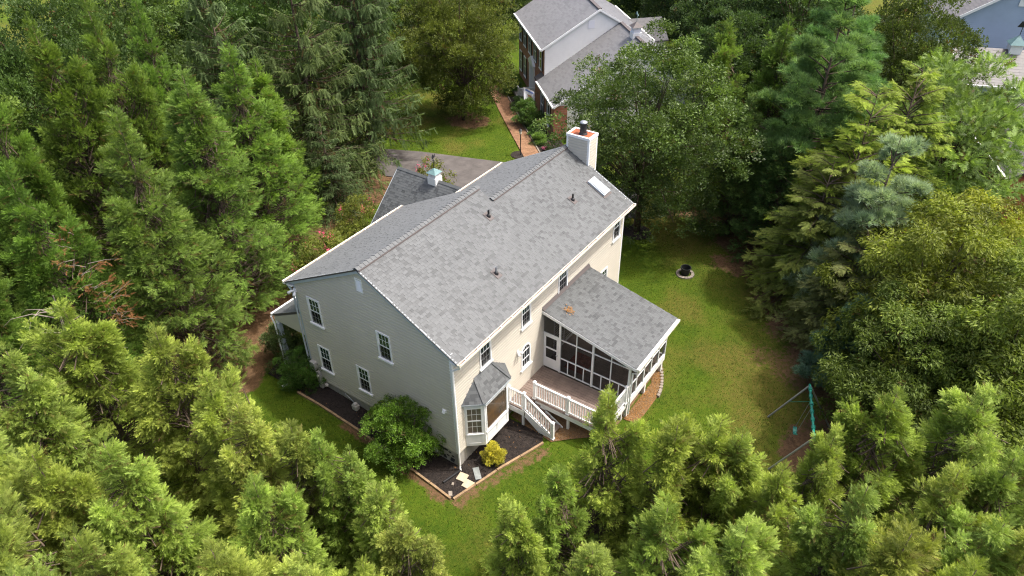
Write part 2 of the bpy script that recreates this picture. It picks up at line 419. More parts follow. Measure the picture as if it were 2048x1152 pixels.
def window(parent, fr, x0, x1, z0, z1, grid=(3, 2), proud=0.065, trim='white_trim', double=True, label=None, glass='glass'):
    o = empty('window', parent=parent)
    if label: o['label'] = label
    c = 0.075
    m = MB(); m.frame = fr
    m.box(x0, x0+c, 0.002, proud, z0, z1).box(x1-c, x1, 0.002, proud, z0, z1).box(x0+c, x1-c, 0.002, proud, z1-c, z1)
    m.build('frame', trim, o)
    m = MB(); m.frame = fr; m.box(x0-0.04, x1+0.04, 0.002, proud+0.05, z0-0.05, z0+0.03).build('sill', trim, o)
    a, b, lo, hi = x0+c, x1-c, z0+0.03, z1-c; mid = (lo+hi)/2
    parts = ((lo, mid, 0.004), (mid, hi, 0.014)) if double else ((lo, hi, 0.010),)
    for k, (p, q, y) in enumerate(parts):
        m = MB(); m.frame = fr; r = 0.035
        m.box(a, a+r, y, y+0.02, p, q).box(b-r, b, y, y+0.02, p, q).box(a+r, b-r, y, y+0.02, p, p+r).box(a+r, b-r, y, y+0.02, q-r, q)
        m.build('sash', trim, o)
        m = MB(); m.frame = fr; m.box(a+r, b-r, y+0.002, y+0.008, p+r, q-r).build('pane', glass if (k == 0 or not double) else 'glass_reflection_tint', o)
        if grid:
            nx, nz = grid
            for i in range(1, nx):
                x = a+r+(b-a-2*r)*i/nx; m = MB(); m.frame = fr; m.box(x-0.009, x+0.009, y+0.0085, y+0.013, p+r, q-r).build('muntin', trim, o)
            for i in range(1, nz):
                z = p+r+(q-p-2*r)*i/nz; m = MB(); m.frame = fr; m.box(a+r, b-r, y+0.0085, y+0.0125, z-0.009, z+0.009).build('muntin', trim, o)
    if double:
        m = MB(); m.frame = fr; m.poly([(a, 0.034, lo), (b, 0.034, lo), (b, 0.034, mid), (a, 0.034, mid)]).build('insect_screen', 'screen', o)
    return o

# ------------------------------------------------------------------ the main house
L, W1, X1, W2, HE, SL, OV = 13.62, 8.384, 7.377, 6.939, 5.45, 0.5262, 0.378
RO = 0.15
zr1, zr2 = HE+SL*W1/2, HE+SL*W2/2; ze = HE-SL*OV
house = empty('house', (0, 0, -0.88))
tag(house, 'large beige sided two storey house with grey shingle roof in the clearing', 'house')
def hp(name):   # a part that is an empty, kept at world origin
    o = bpy.data.objects.new(name, None); o.parent = house; o.location = (0, 0, 0.88); COL.objects.link(o); return o
def H(mb, name, m, parent=None, **k):
    o = mb.build(name, m, None, **k)
    if parent is None:
        o.parent = house; o.location = (0, 0, 0.88)
    else: o.parent = parent
    return o
# foundation and wall cores
m = MB(); m.prism([(0.03, 0.03, -1.5), (L-0.03, 0.03, -1.5), (L-0.03, W2-0.03, -1.5), (X1-0.03, W2-0.03, -1.5), (X1-0.03, W1-0.03, -1.5), (0.03, W1-0.03, -1.5)], (0, 0, 1.5))
H(m, 'foundation', 'concrete')
gable = MB().prism([(0, 0, 0), (0, W1, 0), (0, W1, HE), (0, W1/2, zr1-0.05), (0, 0, HE)], (0.15, 0, 0)); gable = H(gable, 'wall', 'wall_plain'); gable['label'] = 'gable end wall with four windows and an attic vent'
back = H(MB().box(0.151, L, 0, 0.15, 0, HE), 'wall', 'wall_plain'); back['label'] = 'rear wall facing the deck and lawn'
H(MB().prism([(L-0.15, 0.151, 0), (L-0.15, W2, 0), (L-0.15, W2, HE), (L-0.15, W2/2, zr2-0.05), (L-0.15, 0.151, HE)], (0.15, 0, 0)), 'wall', 'siding')
H(MB().box(X1, L-0.151, W2-0.15, W2, 0, HE), 'wall', 'siding')
H(MB().box(0.151, X1, W1-0.15, W1, 0, HE), 'wall', 'siding')
H(MB().prism([(X1-0.15, W2-0.149, 0), (X1-0.15, W1-0.151, 0), (X1-0.15, W1-0.151, HE), (X1-0.15, W1/2, zr1-0.05), (X1-0.15, W2/2, zr2-.1)], (0.15, 0, 0)), 'wall', 'siding')
frG = frame((0, 0, 0), (0, 1, 0), (-1, 0, 0)); frB = frame((0, 0, 0), (1, 0, 0), (0, -1, 0))
gw = [(6.93, 7.69, 3.5, 4.9), (3.03, 3.76, 3.46, 4.86), (6.92, 7.66, 0.84, 2.26), (4.60, 5.33, 0.84, 2.24)]
cutG = [(a+0.03, b-0.03, c, d-0.02) for a, b, c, d in gw] + [(4.13, 4.47, 6.52, 7.10)]
def xg(z):
    t = max(0, (z-HE)/SL); return (0.07+t if t > 0 else 0.07, W1-0.07-t if t > 0 else W1-0.07)
siding(gable, frG, xg, 0.0, zr1-0.10, cutG)
bw = [(1.64, 2.40, 3.40, 4.86), (4.54, 5.26, 3.46, 4.86), (7.46, 8.26, 3.40, 4.86), (12.52, 13.26, 3.52, 4.86), (11.46, 12.22, 0.9, 2.28)]
cutB = [(a+0.03, b-0.03, c, d-0.02) for a, b, c, d in bw] + [(4.57, 5.21, 1.2, 2.2), (4.68, 5.10, 2.2, 2.40), (0.6, 3.05, 0.0, 2.35)]
siding(back, frB, lambda z: (0.07, L-0.07), 0.0, HE-0.02, cutB)
def add_window(fr, a, **k):
    o = window(None, fr, *a, **k); o.parent = house; o.location = (0, 0, 0.88); return o
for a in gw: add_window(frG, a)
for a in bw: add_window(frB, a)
# arched window over the deck
o = empty('window'); o.parent = house; o.location = (0, 0, 0.88); o['label'] = 'small arched window above the deck'
def arch(x0, x1, z0, zs, y0, y1, inner, name, mt):
    m = MB(); m.frame = frB; n = 14; cx = (x0+x1)/2; R = (x1-x0)/2; ri = R-inner
    out = [(x1, z0)]+[(cx+R*math.cos(math.pi*i/n), zs+R*math.sin(math.pi*i/n)) for i in range(n+1)]+[(x0, z0)]
    inn = [(x1-inner, z0+inner)]+[(cx+ri*math.cos(math.pi*i/n), zs+ri*math.sin(math.pi*i/n)) for i in range(n+1)]+[(x0+inner, z0+inner)]
    for i in range(len(out)):
        j = (i+1) % len(out)
        m.hexa([(out[i][0], y0, out[i][1]), (out[j][0], y0, out[j][1]), (inn[j][0], y0, inn[j][1]), (inn[i][0], y0, inn[i][1]),
                (out[i][0], y1, out[i][1]), (out[j][0], y1, out[j][1]), (inn[j][0], y1, inn[j][1]), (inn[i][0], y1, inn[i][1])])
    return m.build(name, mt, o), inn
fo, inn = arch(4.52, 5.26, 1.12, 2.06, 0.002, 0.055, 0.085, 'frame', 'white_trim')
m = MB(); m.frame = frB; m.prism([(p[0], 0.006, p[1]) for p in inn], (0, 0.008, 0)).build('pane', 'glass', o)
m = MB(); m.frame = frB; m.box(4.46, 5.32, 0.002, 0.11, 1.07, 1.13).build('sill', 'white_trim', o)
for z in (1.62, 2.06):
    m = MB(); m.frame = frB; m.box(4.605, 5.175, 0.0145, 0.030, z-0.018, z+0.018).build('sash', 'white_trim', o)
for x in (4.79, 4.99):
    m = MB(); m.frame = frB; m.box(x-0.008, x+0.008, 0.0145, 0.02, 1.21, 2.04).build('muntin', 'white_trim', o)
for t in (60, 120):
    m = MB(); m.frame = frB; m.beam((4.89, 0.018, 2.07), (4.89+0.28*math.cos(math.radians(t)), 0.018, 2.06+0.28*math.sin(math.radians(t))), 0.014, 0.006, (0, 1, 0)).build('muntin', 'white_trim', o)
# corner boards, rake boards, frieze
for nm, args in (('corner_board', (-0.035, 0.09, -0.035, 0.09, 0, HE)), ('corner_board', (-0.035, 0.10, W1-0.10, W1+0.035, 0, HE-0.1)), ('corner_board', (L-0.09, L+0.035, -0.035, 0.09, 0, HE))):
    mt = 'grey_trim' if args[2] > 1 else 'white_trim'
    H(MB().box(*args), nm, mt)
for ys, yr, zr, x, d in ((-OV, W1/2, zr1, -RO+0.02, 1), (W1+OV, W1/2, zr1, -RO+0.02, 1), (-OV, W2/2, zr2, L+RO-0.02, -1), (W2+OV, W2/2, zr2, L+RO-0.02, -1)):
    a = Vector((x, ys, ze-0.13)); b = Vector((x, yr, zr-0.13))
    H(MB().prism([a, b, b+Vector((0, 0, 0.14)), a+Vector((0, 0, 0.14))], (d*0.03, 0, 0)), 'rake_board', 'grey_trim')
    a = Vector((0 if d > 0 else L, ys+(OV if ys < 0 else -OV), HE-0.20)); b = Vector((a.x, yr, zr-0.20))
    H(MB().prism([a, b, b+Vector((0, 0, 0.12)), a+Vector((0, 0, 0.12))], (-d*(RO-0.025), 0, 0)), 'rake_soffit', 'grey_trim')
# roof slabs
roof = H(MB().prism([(-RO, -OV, ze), (-RO, W1/2, zr1), (-RO, W1+OV, ze), (-RO, W1+OV, ze-0.06), (-RO, W1/2, zr1-0.07), (-RO, -OV, ze-0.06)], (X1+RO, 0, 0)), 'roof', 'flashing')
roof2 = MB().prism([(X1+0.001, -OV, ze), (X1+0.001, W2/2, zr2), (X1+0.001, W2+OV, ze), (X1+0.001, W2+OV, ze-0.06), (X1+0.001, W2/2, zr2-0.07), (X1+0.001, -OV, ze-0.06)], (L+RO-X1, 0, 0)).build('roof_section', 'flashing', roof)
tabs = shingle_tabs([(-RO-0.02, -OV-0.03, ze-0.016), (X1, -OV-0.03, ze-0.016), (X1, W1/2, zr1), (-RO-0.02, W1/2, zr1)], (1, 0, 0), seed=11)
tabs2 = shingle_tabs([(X1, -OV-0.03, ze-0.016), (L+RO+0.02, -OV-0.03, ze-0.016), (L+RO+0.02, W2/2, zr2), (X1, W2/2, zr2)], (1, 0, 0), seed=12)
tabsf = shingle_tabs([(-RO-0.02, W1+OV+0.03, ze-0.016), (X1, W1+OV+0.03, ze-0.016), (X1, W1/2, zr1), (-RO-0.02, W1/2, zr1)], (1, 0, 0), seed=13)
tabsf2 = shingle_tabs([(X1, W2+OV+0.03, ze-0.016), (L+RO+0.02, W2+OV+0.03, ze-0.016), (L+RO+0.02, W2/2, zr2), (X1, W2/2, zr2)], (1, 0, 0), seed=14)
build_shingles(tabs+tabs2+tabsf+tabsf2, roof, singles=300)
for k, (xa, xb, y, z, s) in enumerate(((-RO-0.02, X1+0.02, W1/2, zr1, 5), (X1-0.02, L+RO+0.02, W2/2, zr2, 6))):
    MB().prism([(xa+0.05, y-0.16, z-0.062), (xa+0.05, y-0.15, z-0.01), (xa+0.05, y, z+0.065), (xa+0.05, y+0.15, z-0.01), (xa+0.05, y+0.16, z-0.062)], (xb-xa-0.1, 0, 0)).build('ridge_vent', 'flashing', roof)
    ridge_caps((xa, y, z+0.062), (xb, y, z+0.062), roof, (0, 1, 0), SL, seed=s)
# step in the roof: the exposed end of the taller section
H(MB().prism([(X1-0.02, W1/2, zr1-0.02), (X1-0.02, W1+OV, ze-0.02), (X1-0.02, W1+OV, ze-0.16), (X1-0.02, W1/2, zr1-0.18)], (0.05, 0, 0)), 'rake_board', 'grey_trim')
# gutters
def gutter(x0, x1, y, z, sgn):
    m = MB()
    m.box(x0, x1, y, y+sgn*0.015, z-0.13, z-0.01).box(x0, x1, y+sgn*0.11, y+sgn*0.125, z-0.11, z+0.005).box(x0, x1, y+sgn*0.016, y+sgn*0.109, z-0.125, z-0.11)
    m.box(x0, x1, y+sgn*0.126, y+sgn*0.14, z-0.02, z+0.006)
    m.box(x0-0.012, x0-0.001, y, y+sgn*0.125, z-0.13, z).box(x1+0.001, x1+0.012, y, y+sgn*0.125, z-0.13, z)
    o = H(m, 'gutter', 'cream_gutter')
    d = MB(); d.box(x0+0.02, x1-0.02, y+sgn*0.017, y+sgn*0.108, z-0.109, z-0.06).build('gutter_debris', 'deck_dark', o)
    x = x0+0.4
    while x < x1:
        MB().box(x-0.012, x+0.012, y+sgn*0.016, y+sgn*0.136, z-0.004, z+0.009).build('hanger', 'white_trim', o); x += 0.75
    # soffit and fascia behind it
    return o
gutter(-RO, L+RO, -OV-0.035, ze-0.012, -1)
gutter(-RO, X1, W1+OV+0.035, ze-0.012, 1); gutter(X1+0.05, L+RO, W2+OV+0.035, ze-0.012, 1)
H(MB().box(-RO+0.02, L+RO-0.02, -OV+0.0, -0.025, ze-0.15, ze-0.09), 'soffit', 'white_trim')
H(MB().box(-RO+0.02, X1, W1+0.025, W1+OV, ze-0.15, ze-0.09), 'soffit', 'white_trim')
H(MB().box(X1+.05, L+RO, W2+0.025, W2+OV, ze-0.15, ze-0.09), 'soffit', 'white_trim')
# downspouts
def spout(pts, name='downspout', mt='white_trim', r=0.042):
    return H(MB().tube(pts, r, 6), name, mt)
spout([(-0.06, -OV-0.10, ze-0.12), (-0.06, -OV-0.10, ze-0.22), (-0.08, -0.09, ze-0.55), (-0.08, -0.09, 2.0), (-0.08, -0.09, -0.6), (-0.14, -0.15, -0.80)])
spout([(-0.05, W1+OV+0.08, ze-0.12), (-0.06, W1+0.12, ze-0.45), (-0.06, W1+0.12, 2.5), (-0.06, W1+0.12, -0.3)], mt='grey_trim')
# attic vent
o = hp('attic_vent'); m = MB(); m.frame = frG
m.box(4.12, 4.16, 0.002, 0.05, 6.5, 7.12).box(4.44, 4.48, 0.002, 0.05, 6.5, 7.12).box(4.16, 4.44, 0.002, 0.05, 6.5, 6.54).box(4.16, 4.44, 0.002, 0.05, 7.08, 7.12).build('frame', 'white_trim', o)
for k in range(11):
    m = MB(); m.frame = frG; z = 6.55+k*0.048; m.hexa([(4.16, 0.004, z+0.03), (4.44, 0.004, z+0.03), (4.44, 0.035, z), (4.16, 0.035, z), (4.16, 0.004, z+0.04), (4.44, 0.004, z+0.04), (4.44, 0.035, z+0.012), (4.16, 0.035, z+0.012)]).build('slat', 'white_trim', o)
# dryer vent, flood light, wall light
m = MB(); m.frame = frG; m.box(0.42, 0.60, 0.02, 0.06, 2.16, 2.32).hexa([(0.44, 0.06, 2.18), (0.58, 0.06, 2.18), (0.58, 0.15, 2.18), (0.44, 0.15, 2.18), (0.44, 0.06, 2.31), (0.58, 0.06, 2.31), (0.58, 0.09, 2.30), (0.44, 0.09, 2.30)]); H(m, 'dryer_vent', 'white_trim')
o = hp('flood_light'); MB().box(-0.10, -0.03, W1-0.12, W1+0.02, 4.86, 5.0).build('mount', 'white_trim', o)
for dy in (-0.10, 0.12): MB().tube([(-0.09, W1-0.05, 4.93), (-0.17, W1-0.05+dy, 4.90), (-0.27, W1-0.05+dy*1.7, 4.82)], [0.025, 0.05, 0.075], 10).build('lamp_head', 'white_trim', o, smooth=True)
o = hp('wall_light'); MB().box(4.20, 4.30, -0.06, -0.02, 2.36, 2.52).build('mount', 'white_trim', o)
for dx in (-0.07, 0.07): MB().tube([(4.25, -0.06, 2.46), (4.25+dx, -0.13, 2.42), (4.25+dx*1.6, -0.22, 2.34)], [0.02, 0.045, 0.065], 10).build('lamp_head', 'white_trim', o, smooth=True)
# vent pipes on the rear slope
for x, y, hh, dark in ((6.50, 2.95, 0.33, 1), (10.93, 1.38, 0.33, 1), (4.37, 1.05, 0.36, 0)):
    z = HE+SL*y; o = hp('vent_pipe')
    MB().hexa([(x-0.16, y-0.2, z-SL*0.2+0.03), (x+0.16, y-0.2, z-SL*0.2+0.03), (x+0.16, y+0.2, z+SL*0.2+0.03), (x-0.16, y+0.2, z+SL*0.2+0.03), (x-0.15, y-0.19, z-SL*0.19+0.042), (x+0.15, y-0.19, z-SL*0.19+0.042), (x+0.15, y+0.19, z+SL*0.19+0.042), (x-0.15, y+0.19, z+SL*0.19+0.042)]).build('flashing_plate', 'flashing', o)
    MB().lathe([(0.10, -0.05), (0.09, 0.08), (0.06, 0.14)], 12, (x, y, z)).build('boot', 'black_plastic', o, smooth=True)
    MB().lathe([(0.045, 0.0), (0.045, hh), (0.032, hh), (0.032, hh-0.05)], 12, (x, y, z)).build('pipe', 'black_plastic' if dark else 'grey_metal', o)
# skylight
o = hp('skylight'); A = Vector((12.62, 0.68, 0)); nrm = Vector((0, -SL, 1)).normalized(); vv = Vector((0, 1, SL)).normalized(); uu = Vector((1, 0, 0))
P0 = Vector((12.60, 0.66, HE+SL*0.66)); fr = Matrix((uu, vv, nrm)).transposed().to_4x4(); fr.translation = P0
m = MB(); m.frame = fr; m.box(0, 0.06, 0, 1.05, 0.0, 0.12).box(0.54, 0.60, 0, 1.05, 0.0, 0.12).box(0.06, 0.54, 0, 0.06, 0.0, 0.12).box(0.06, 0.54, 0.99, 1.05, 0.0, 0.12).build('frame', 'grey_trim', o)
m = MB(); m.frame = fr; m.box(-0.05, 0.65, -0.12, 1.10, 0.0, 0.030).build('flashing_plate', 'flashing', o)
m = MB(); m.frame = fr; m.hexa([(0.03, 0.03, 0.1201), (0.57, 0.03, 0.1201), (0.57, 1.02, 0.1201), (0.03, 1.02, 0.1201), (0.06, 0.06, 0.16), (0.54, 0.06, 0.16), (0.54, 0.99, 0.16), (0.06, 0.99, 0.16)]).build('pane', 'skylight_glass', o, bevel=0.02)
# chimney chase
ch = hp('chimney'); cx0, cx1, cy0, cy1, ct = 13.66, 14.42, 2.16, 3.38, 7.98
MB().box(cx0+0.02, cx1-0.02, cy0+0.02, cy1-0.02, -1.5, ct-0.04).build('chase', 'wall_plain', ch)
for fr, w0, w1 in ((frame((cx0, 0, 0), (0, 1, 0), (-1, 0, 0)), cy0+0.07, cy1-0.07), (frame((0, cy0, 0), (1, 0, 0), (0, -1, 0)), cx0+0.07, cx1-0.07)):
    siding(ch, fr, lambda z, a=w0, b=w1: (a, b), 5.6, ct-0.09, [])
for x in (cx0, cx1-0.09):
    for y in (cy0, cy1-0.09): MB().box(x-0.03 if x == cx0 else x, x+0.09 if x == cx0 else x+0.12, y-0.03 if y == cy0 else y, y+0.09 if y == cy0 else y+0.12, -1.0, ct-0.10).build('corner_board', 'white_trim', ch)
m = MB(); a, b, c, d = cx0-0.05, cx1+0.05, cy0-0.05, cy1+0.05
m.box(a, b, c, c+0.11, ct-0.099, ct+0.03).box(a, b, d-0.11, d, ct-0.099, ct+0.03).box(a, a+0.11, c+0.111, d-0.111, ct-0.099, ct+0.03).box(b-0.11, b, c+0.111, d-0.111, ct-0.099, ct+0.03).build('cap_trim', 'white_trim', ch)
MB().prism([(a+.11, c+.11, ct-.03), (b-.11, c+.11, ct-.03), (b-.11, d-.11, ct-.03), (a+.11, d-.11, ct-.03)], (0, 0, 0.03)).build('chase_cover', 'rust', ch)
MB().lathe([(0.22, 0.0), (0.19, 0.06), (0.17, 0.08), (0.17, 0.52), (0.19, 0.53), (0.19, 0.58)], 20, (14.03, 2.72, ct)).build('flue', 'black_metal', ch)
MB().lathe([(0.20, 0.585), (0.205, 0.60), (0.12, 0.66), (0.02, 0.67)], 20, (14.03, 2.72, ct)).build('flue_cap', 'grey_metal', ch, smooth=True)
# ------------- bay window
bay = hp('bay_window'); BA, BB, BC, BD = Vector((0.50, 0, 0)), Vector((1.02, -0.62, 0)), Vector((2.64, -0.62, 0)), Vector((3.16, 0, 0))
zb0, zb1 = 0.06, 2.44
MB().prism([BA+Vector((0.03, -0.001, zb0+.02)), BB+Vector((0.02, 0.03, zb0+.02)), BC+Vector((-0.02, 0.03, zb0+.02)), BD+Vector((-0.03, -0.001, zb0+.02))], (0, 0, zb1-zb0-.03)).build('core', 'house_dark', bay)
for (p, q, kind) in ((BA, BB, 'side'), (BB, BC, 'front'), (BC, BD, 'side')):
    u = (q-p).normalized(); n = Vector((u.y, -u.x, 0)); Lw = (q-p).length; fr = frame(p, u, n)
    pn = 'panel'
    m = MB(); m.frame = fr
    e = 0.08; s0, s1 = 0.72, 2.20
    m.box(0, Lw, 0.0, 0.03, zb0, s0).box(0, e, 0.0, 0.03, s0, s1).box(Lw-e, Lw, 0.0, 0.03, s0, s1).box(0, Lw, 0.0, 0.03, s1, zb1)
    m.build(pn, 'white_trim', bay)
    m = MB(); m.frame = fr
    k = 1 if kind == 'side' else 2
    for i in range(k):
        a = e+(Lw-2*e)*i/k+0.02; b = e+(Lw-2*e)*(i+1)/k-0.02
        m.box(a, b, 0.0302, 0.042, 0.14, 0.18).box(a, b, 0.0302, 0.042, 0.62, 0.66).box(a, a+0.04, 0.0302, 0.042, 0.18, 0.62).box(b-0.04, b, 0.0302, 0.042, 0.18, 0.62)
    m.build('panel_moulding', 'white_trim', bay)
    m = MB(); m.frame = fr; r = 0.05
    m.box(e, e+r, 0.0, 0.045, s0, s1).box(Lw-e-r, Lw-e, 0.0, 0.045, s0, s1).box(e+r, Lw-e-r, 0.0, 0.045, s0, s0+r).box(e+r, Lw-e-r, 0.0, 0.045, s1-r, s1)
    if kind == 'side': m.box(e+r, Lw-e-r, 0.0, 0.035, 1.44, 1.49)
    m.build('sash', 'white_trim', bay)
    m = MB(); m.frame = fr; m.box(e-0.03, Lw-e+0.03, 0.0455, 0.075, s0-0.05, s0+0.01).build('sill', 'white_trim', bay)
    m = MB(); m.frame = fr; m.box(e+r, Lw-e-r, 0.006, 0.012, s0+r, s1-r).build('pane', 'bay_glass' if kind == 'front' else 'bay_blind', bay)
    if kind == 'side':
        for i in (1, 2):
            x = e+r+(Lw-2*e-2*r)*i/3; m = MB(); m.frame = fr; m.box(x-0.008, x+0.008, 0.0125, 0.018, s0+r, s1-r).build('muntin', 'white_trim', bay)
        for z in (1.13, 1.82):
            m = MB(); m.frame = fr; m.box(e+r, Lw-e-r, 0.0125, 0.0175, z-0.008, z+0.008).build('muntin', 'white_trim', bay)
MB().prism([BA+Vector((-0.02, -0.02, zb0-0.05)), BB+Vector((-0.01, -0.03, zb0-0.05)), BC+Vector((0.01, -0.03, zb0-0.05)), BD+Vector((0.02, -0.02, zb0-0.05))], (0, 0, 0.05)).build('base_board', 'white_trim', bay)
EA, EB, EC, ED = Vector((0.33, 0.0, 2.50)), Vector((0.94, -0.76, 2.50)), Vector((2.72, -0.76, 2.50)), Vector((3.34, 0.0, 2.50))
TA, TB = Vector((1.30, 0.0, 3.30)), Vector((2.36, 0.0, 3.30))
br = MB().poly([EA, EB, TA]).poly([EB, EC, TB, TA]).poly([EC, ED, TB]).poly([EA, ED, EC, EB]).poly([EA, TA, TB, ED]).build('bay_roof', 'flashing', bay)
lift = Vector((0, 0, 0.004))
tb = shingle_tabs([EA+lift, EB+lift, TA+lift], EB-EA, seed=21, tmul=0.8) + shingle_tabs([EB+lift, EC+lift, TB+lift, TA+lift], (1, 0, 0), seed=22, tmul=0.8) + shingle_tabs([EC+lift, ED+lift, TB+lift], ED-EC, seed=23, tmul=0.8)
build_shingles(tb, bay)
for a, b in ((EB, TA), (EC, TB)):
    m = MB(); d = (b-a); k = 7
    for i in range(k):
        p = a+d*(i/k); q = a+d*((i+1.15)/k); m.beam(p+Vector((0, 0, 0.03)), q+Vector((0, 0, 0.018)), 0.16, 0.012)
    me = m.build('hip_cap', 'shingle', bay); at = me.data.attributes.new('tone', 'FLOAT', 'POINT'); at.data.foreach_set('value', [random.uniform(0.3, 0.8) for _ in range(len(me.data.vertices)//8) for _ in range(8)])
m = MB()
for p, q in ((EA, EB), (EB, EC), (EC, ED)): m.beam(p+Vector((0, 0, -0.045)), q+Vector((0, 0, -0.045)), 0.03, 0.08)
m.build('fascia', 'grey_trim', bay)
# ------------- front wing with garage under its own cross gable (front of the house)
GX0, GX1, GY1, GR, GE = 7.95, 13.15, 11.95, 5.08, 2.72
gxm = (GX0+GX1)/2
H(MB().prism([(GX0+0.3, GY1-0.2, -1.2), (GX1-0.3, GY1-0.2, -1.2), (GX1-0.3, GY1-0.2, GE+0.2), (gxm, GY1-0.2, GR-0.12), (GX0+0.3, GY1-0.2, GE+0.2)], (0, -(GY1-0.2-W2-0.01), 0)), 'garage_wing', 'siding')
gr = H(MB().prism([(GX0, GY1, GE), (gxm, GY1, GR), (GX1, GY1, GE), (GX1, GY1, GE-0.08), (gxm, GY1, GR-0.09), (GX0, GY1, GE-0.08)], (0, -(GY1-W2-0.01), 0)), 'garage_roof', 'flashing')
tg = shingle_tabs([(GX0-0.02, GY1+0.02, GE-0.01), (GX0-0.02, W2+0.02, GE-0.01), (gxm, W2+0.02, GR), (gxm, GY1+0.02, GR)], (0, 1, 0), seed=31) + shingle_tabs([(GX1+0.02, GY1+0.02, GE-0.01), (GX1+0.02, W2+0.02, GE-0.01), (gxm, W2+0.02, GR), (gxm, GY1+0.02, GR)], (0, 1, 0), seed=32)
build_shingles(tg, gr)
ridge_caps((gxm, GY1+0.03, GR+0.02), (gxm, W2+0.5, GR+0.02), gr, (1, 0, 0), (GR-GE)/(gxm-GX0), seed=7)
m = MB().prism([(GX0, GY1+0.021, GE-0.12), (gxm, GY1+0.021, GR-0.12), (gxm, GY1+0.021, GR+0.0), (GX0, GY1+0.021, GE-0.0)], (0, 0.04, 0)).prism([(GX1, GY1+0.021, GE-0.12), (gxm+0.001, GY1+0.021, GR-0.12), (gxm+0.001, GY1+0.021, GR+0.0), (GX1, GY1+0.021, GE-0.0)], (0, 0.04, 0))
m.build('rake_board', 'grey_trim', gr)
# cupola with weather vane
cu = hp('cupola'); cx, cy = gxm, 9.45
MB().box(cx-0.27, cx+0.27, cy-0.27, cy+0.27, GR-0.45, GR+0.16).build('base', 'white_trim', cu)
MB().box(cx-0.23, cx+0.23, cy-0.23, cy+0.23, GR+0.161, GR+0.38).build('lantern', 'white_trim', cu)
for k in range(4):
    for fr in (frame((cx-0.23, cy, 0), (0, 1, 0), (-1, 0, 0)), frame((cx, cy-0.23, 0), (1, 0, 0), (0, -1, 0))):
        m = MB(); m.frame = fr; m.box(-0.16, 0.16, 0.001, 0.02, GR+0.20+k*0.055, GR+0.228+k*0.055).build('louvre_slat', 'white_trim', cu)
z0 = GR+0.38; e = 0.29
MB().box(cx-e, cx+e, cy-e, cy+e, z0+0.001, z0+0.04).build('cornice', 'white_trim', cu)
MB().poly([(cx-e-.02, cy-e-.02, z0+.041), (cx+e+.02, cy-e-.02, z0+.041), (cx, cy, z0+.27)]).poly([(cx+e+.02, cy-e-.02, z0+.041), (cx+e+.02, cy+e+.02, z0+.041), (cx, cy, z0+.27)]).poly([(cx+e+.02, cy+e+.02, z0+.041), (cx-e-.02, cy+e+.02, z0+.041), (cx, cy, z0+.27)]).poly([(cx-e-.02, cy+e+.02, z0+.041), (cx-e-.02, cy-e-.02, z0+.041), (cx, cy, z0+.27)]).build('cupola_roof', 'copper_green', cu)
m = MB().tube([(cx, cy, z0+.24), (cx, cy, z0+.95)], 0.014, 6).tube([(cx-.22, cy, z0+.6), (cx+.22, cy, z0+.6)], 0.010, 5).tube([(cx, cy-.22, z0+.6), (cx, cy+.22, z0+.6)], 0.010, 5).tube([(cx-.25, cy-.05, z0+.82), (cx+.28, cy+.05, z0+.82)], 0.011, 5)
m.prism([(cx-.12, cy-.02, z0+.83), (cx+.12, cy+.02, z0+.83), (cx+.2, cy+.035, z0+1.0), (cx+.05, cy+.01, z0+.93), (cx-.05, cy-.01, z0+1.06), (cx-.14, cy-.025, z0+.98)], (0.003, -0.015, 0)).lathe([(0.03, 0), (0.05, .04), (0.03, .08)], 8, (cx, cy, z0+.66))
m.build('weather_vane', 'black_metal', cu)
# ------------- front porch
fp = hp('front_porch'); PY = 10.42
MB().box(0.0, X1, W1+0.04, PY-0.1, -0.75, -0.12).build('floor', 'concrete', fp)
fr_ = MB().prism([(-0.05, W1+0.04, 3.72), (-0.05, PY, 2.72), (-0.05, PY, 2.62), (-0.05, W1+0.04, 3.62)], (X1-0.2, 0, 0)).build('porch_roof', 'flashing', fp)
tp = shingle_tabs([(-0.07, W1+0.05, 3.722), (X1-0.22, W1+0.05, 3.722), (X1-0.22, PY+0.03, 2.707), (-0.07, PY+0.03, 2.707)], (1, 0, 0), seed=41); build_shingles(tp, fp)
MB().prism([(-0.04, W1+0.04, 3.60), (-0.04, PY-0.06, 2.60), (-0.04, PY-0.06, 2.42), (-0.04, W1+0.04, 2.42)], (0.08, 0, 0)).build('end_panel', 'siding', fp)
MB().box(-0.05, X1-0.25, PY+0.035, PY+0.15, 2.58, 2.71).build('gutter', 'white_trim', fp)
MB().box(-0.03, X1-0.3, PY-0.22, PY-0.06, 2.22, 2.42).build('beam', 'white_trim', fp)
for x in (0.06, 2.4, 4.8, 7.0): MB().box(x-0.09, x+0.09, PY-0.24, PY-0.06, -0.119, 2.219).build('column', 'grey_trim', fp)
MB().tube([(-0.10, PY+0.09, 2.6), (-0.10, PY+0.02, 2.4), (-0.08, PY-0.02, 2.2), (-0.08, PY-0.02, -0.3)], 0.04, 6).build('downspout', 'white_trim', fp)
m = MB(); 
for k in range(9):
    for j in range(10): m.box(0.3+k*0.11+(j%2)*.05, 0.3+k*0.11+(j%2)*.05+0.1, PY-0.2, PY-0.14, -0.115+j*0.05, -0.07+j*0.05)
m.build('brick_pier', 'rust', fp)
def thing(name, base, label, cat, group=None):
    o = empty(name, base); tag(o, label, cat, group); return o
def part(mb, name, mt, root, **k):
    """build a mesh given in world coordinates as a part of a thing whose empty stands at its base"""
    o = mb.build(name, mt, root, **k); o.location = -root.location; return o
def pgroup(name, root):
    o = empty(name, -root.location, parent=root); return o
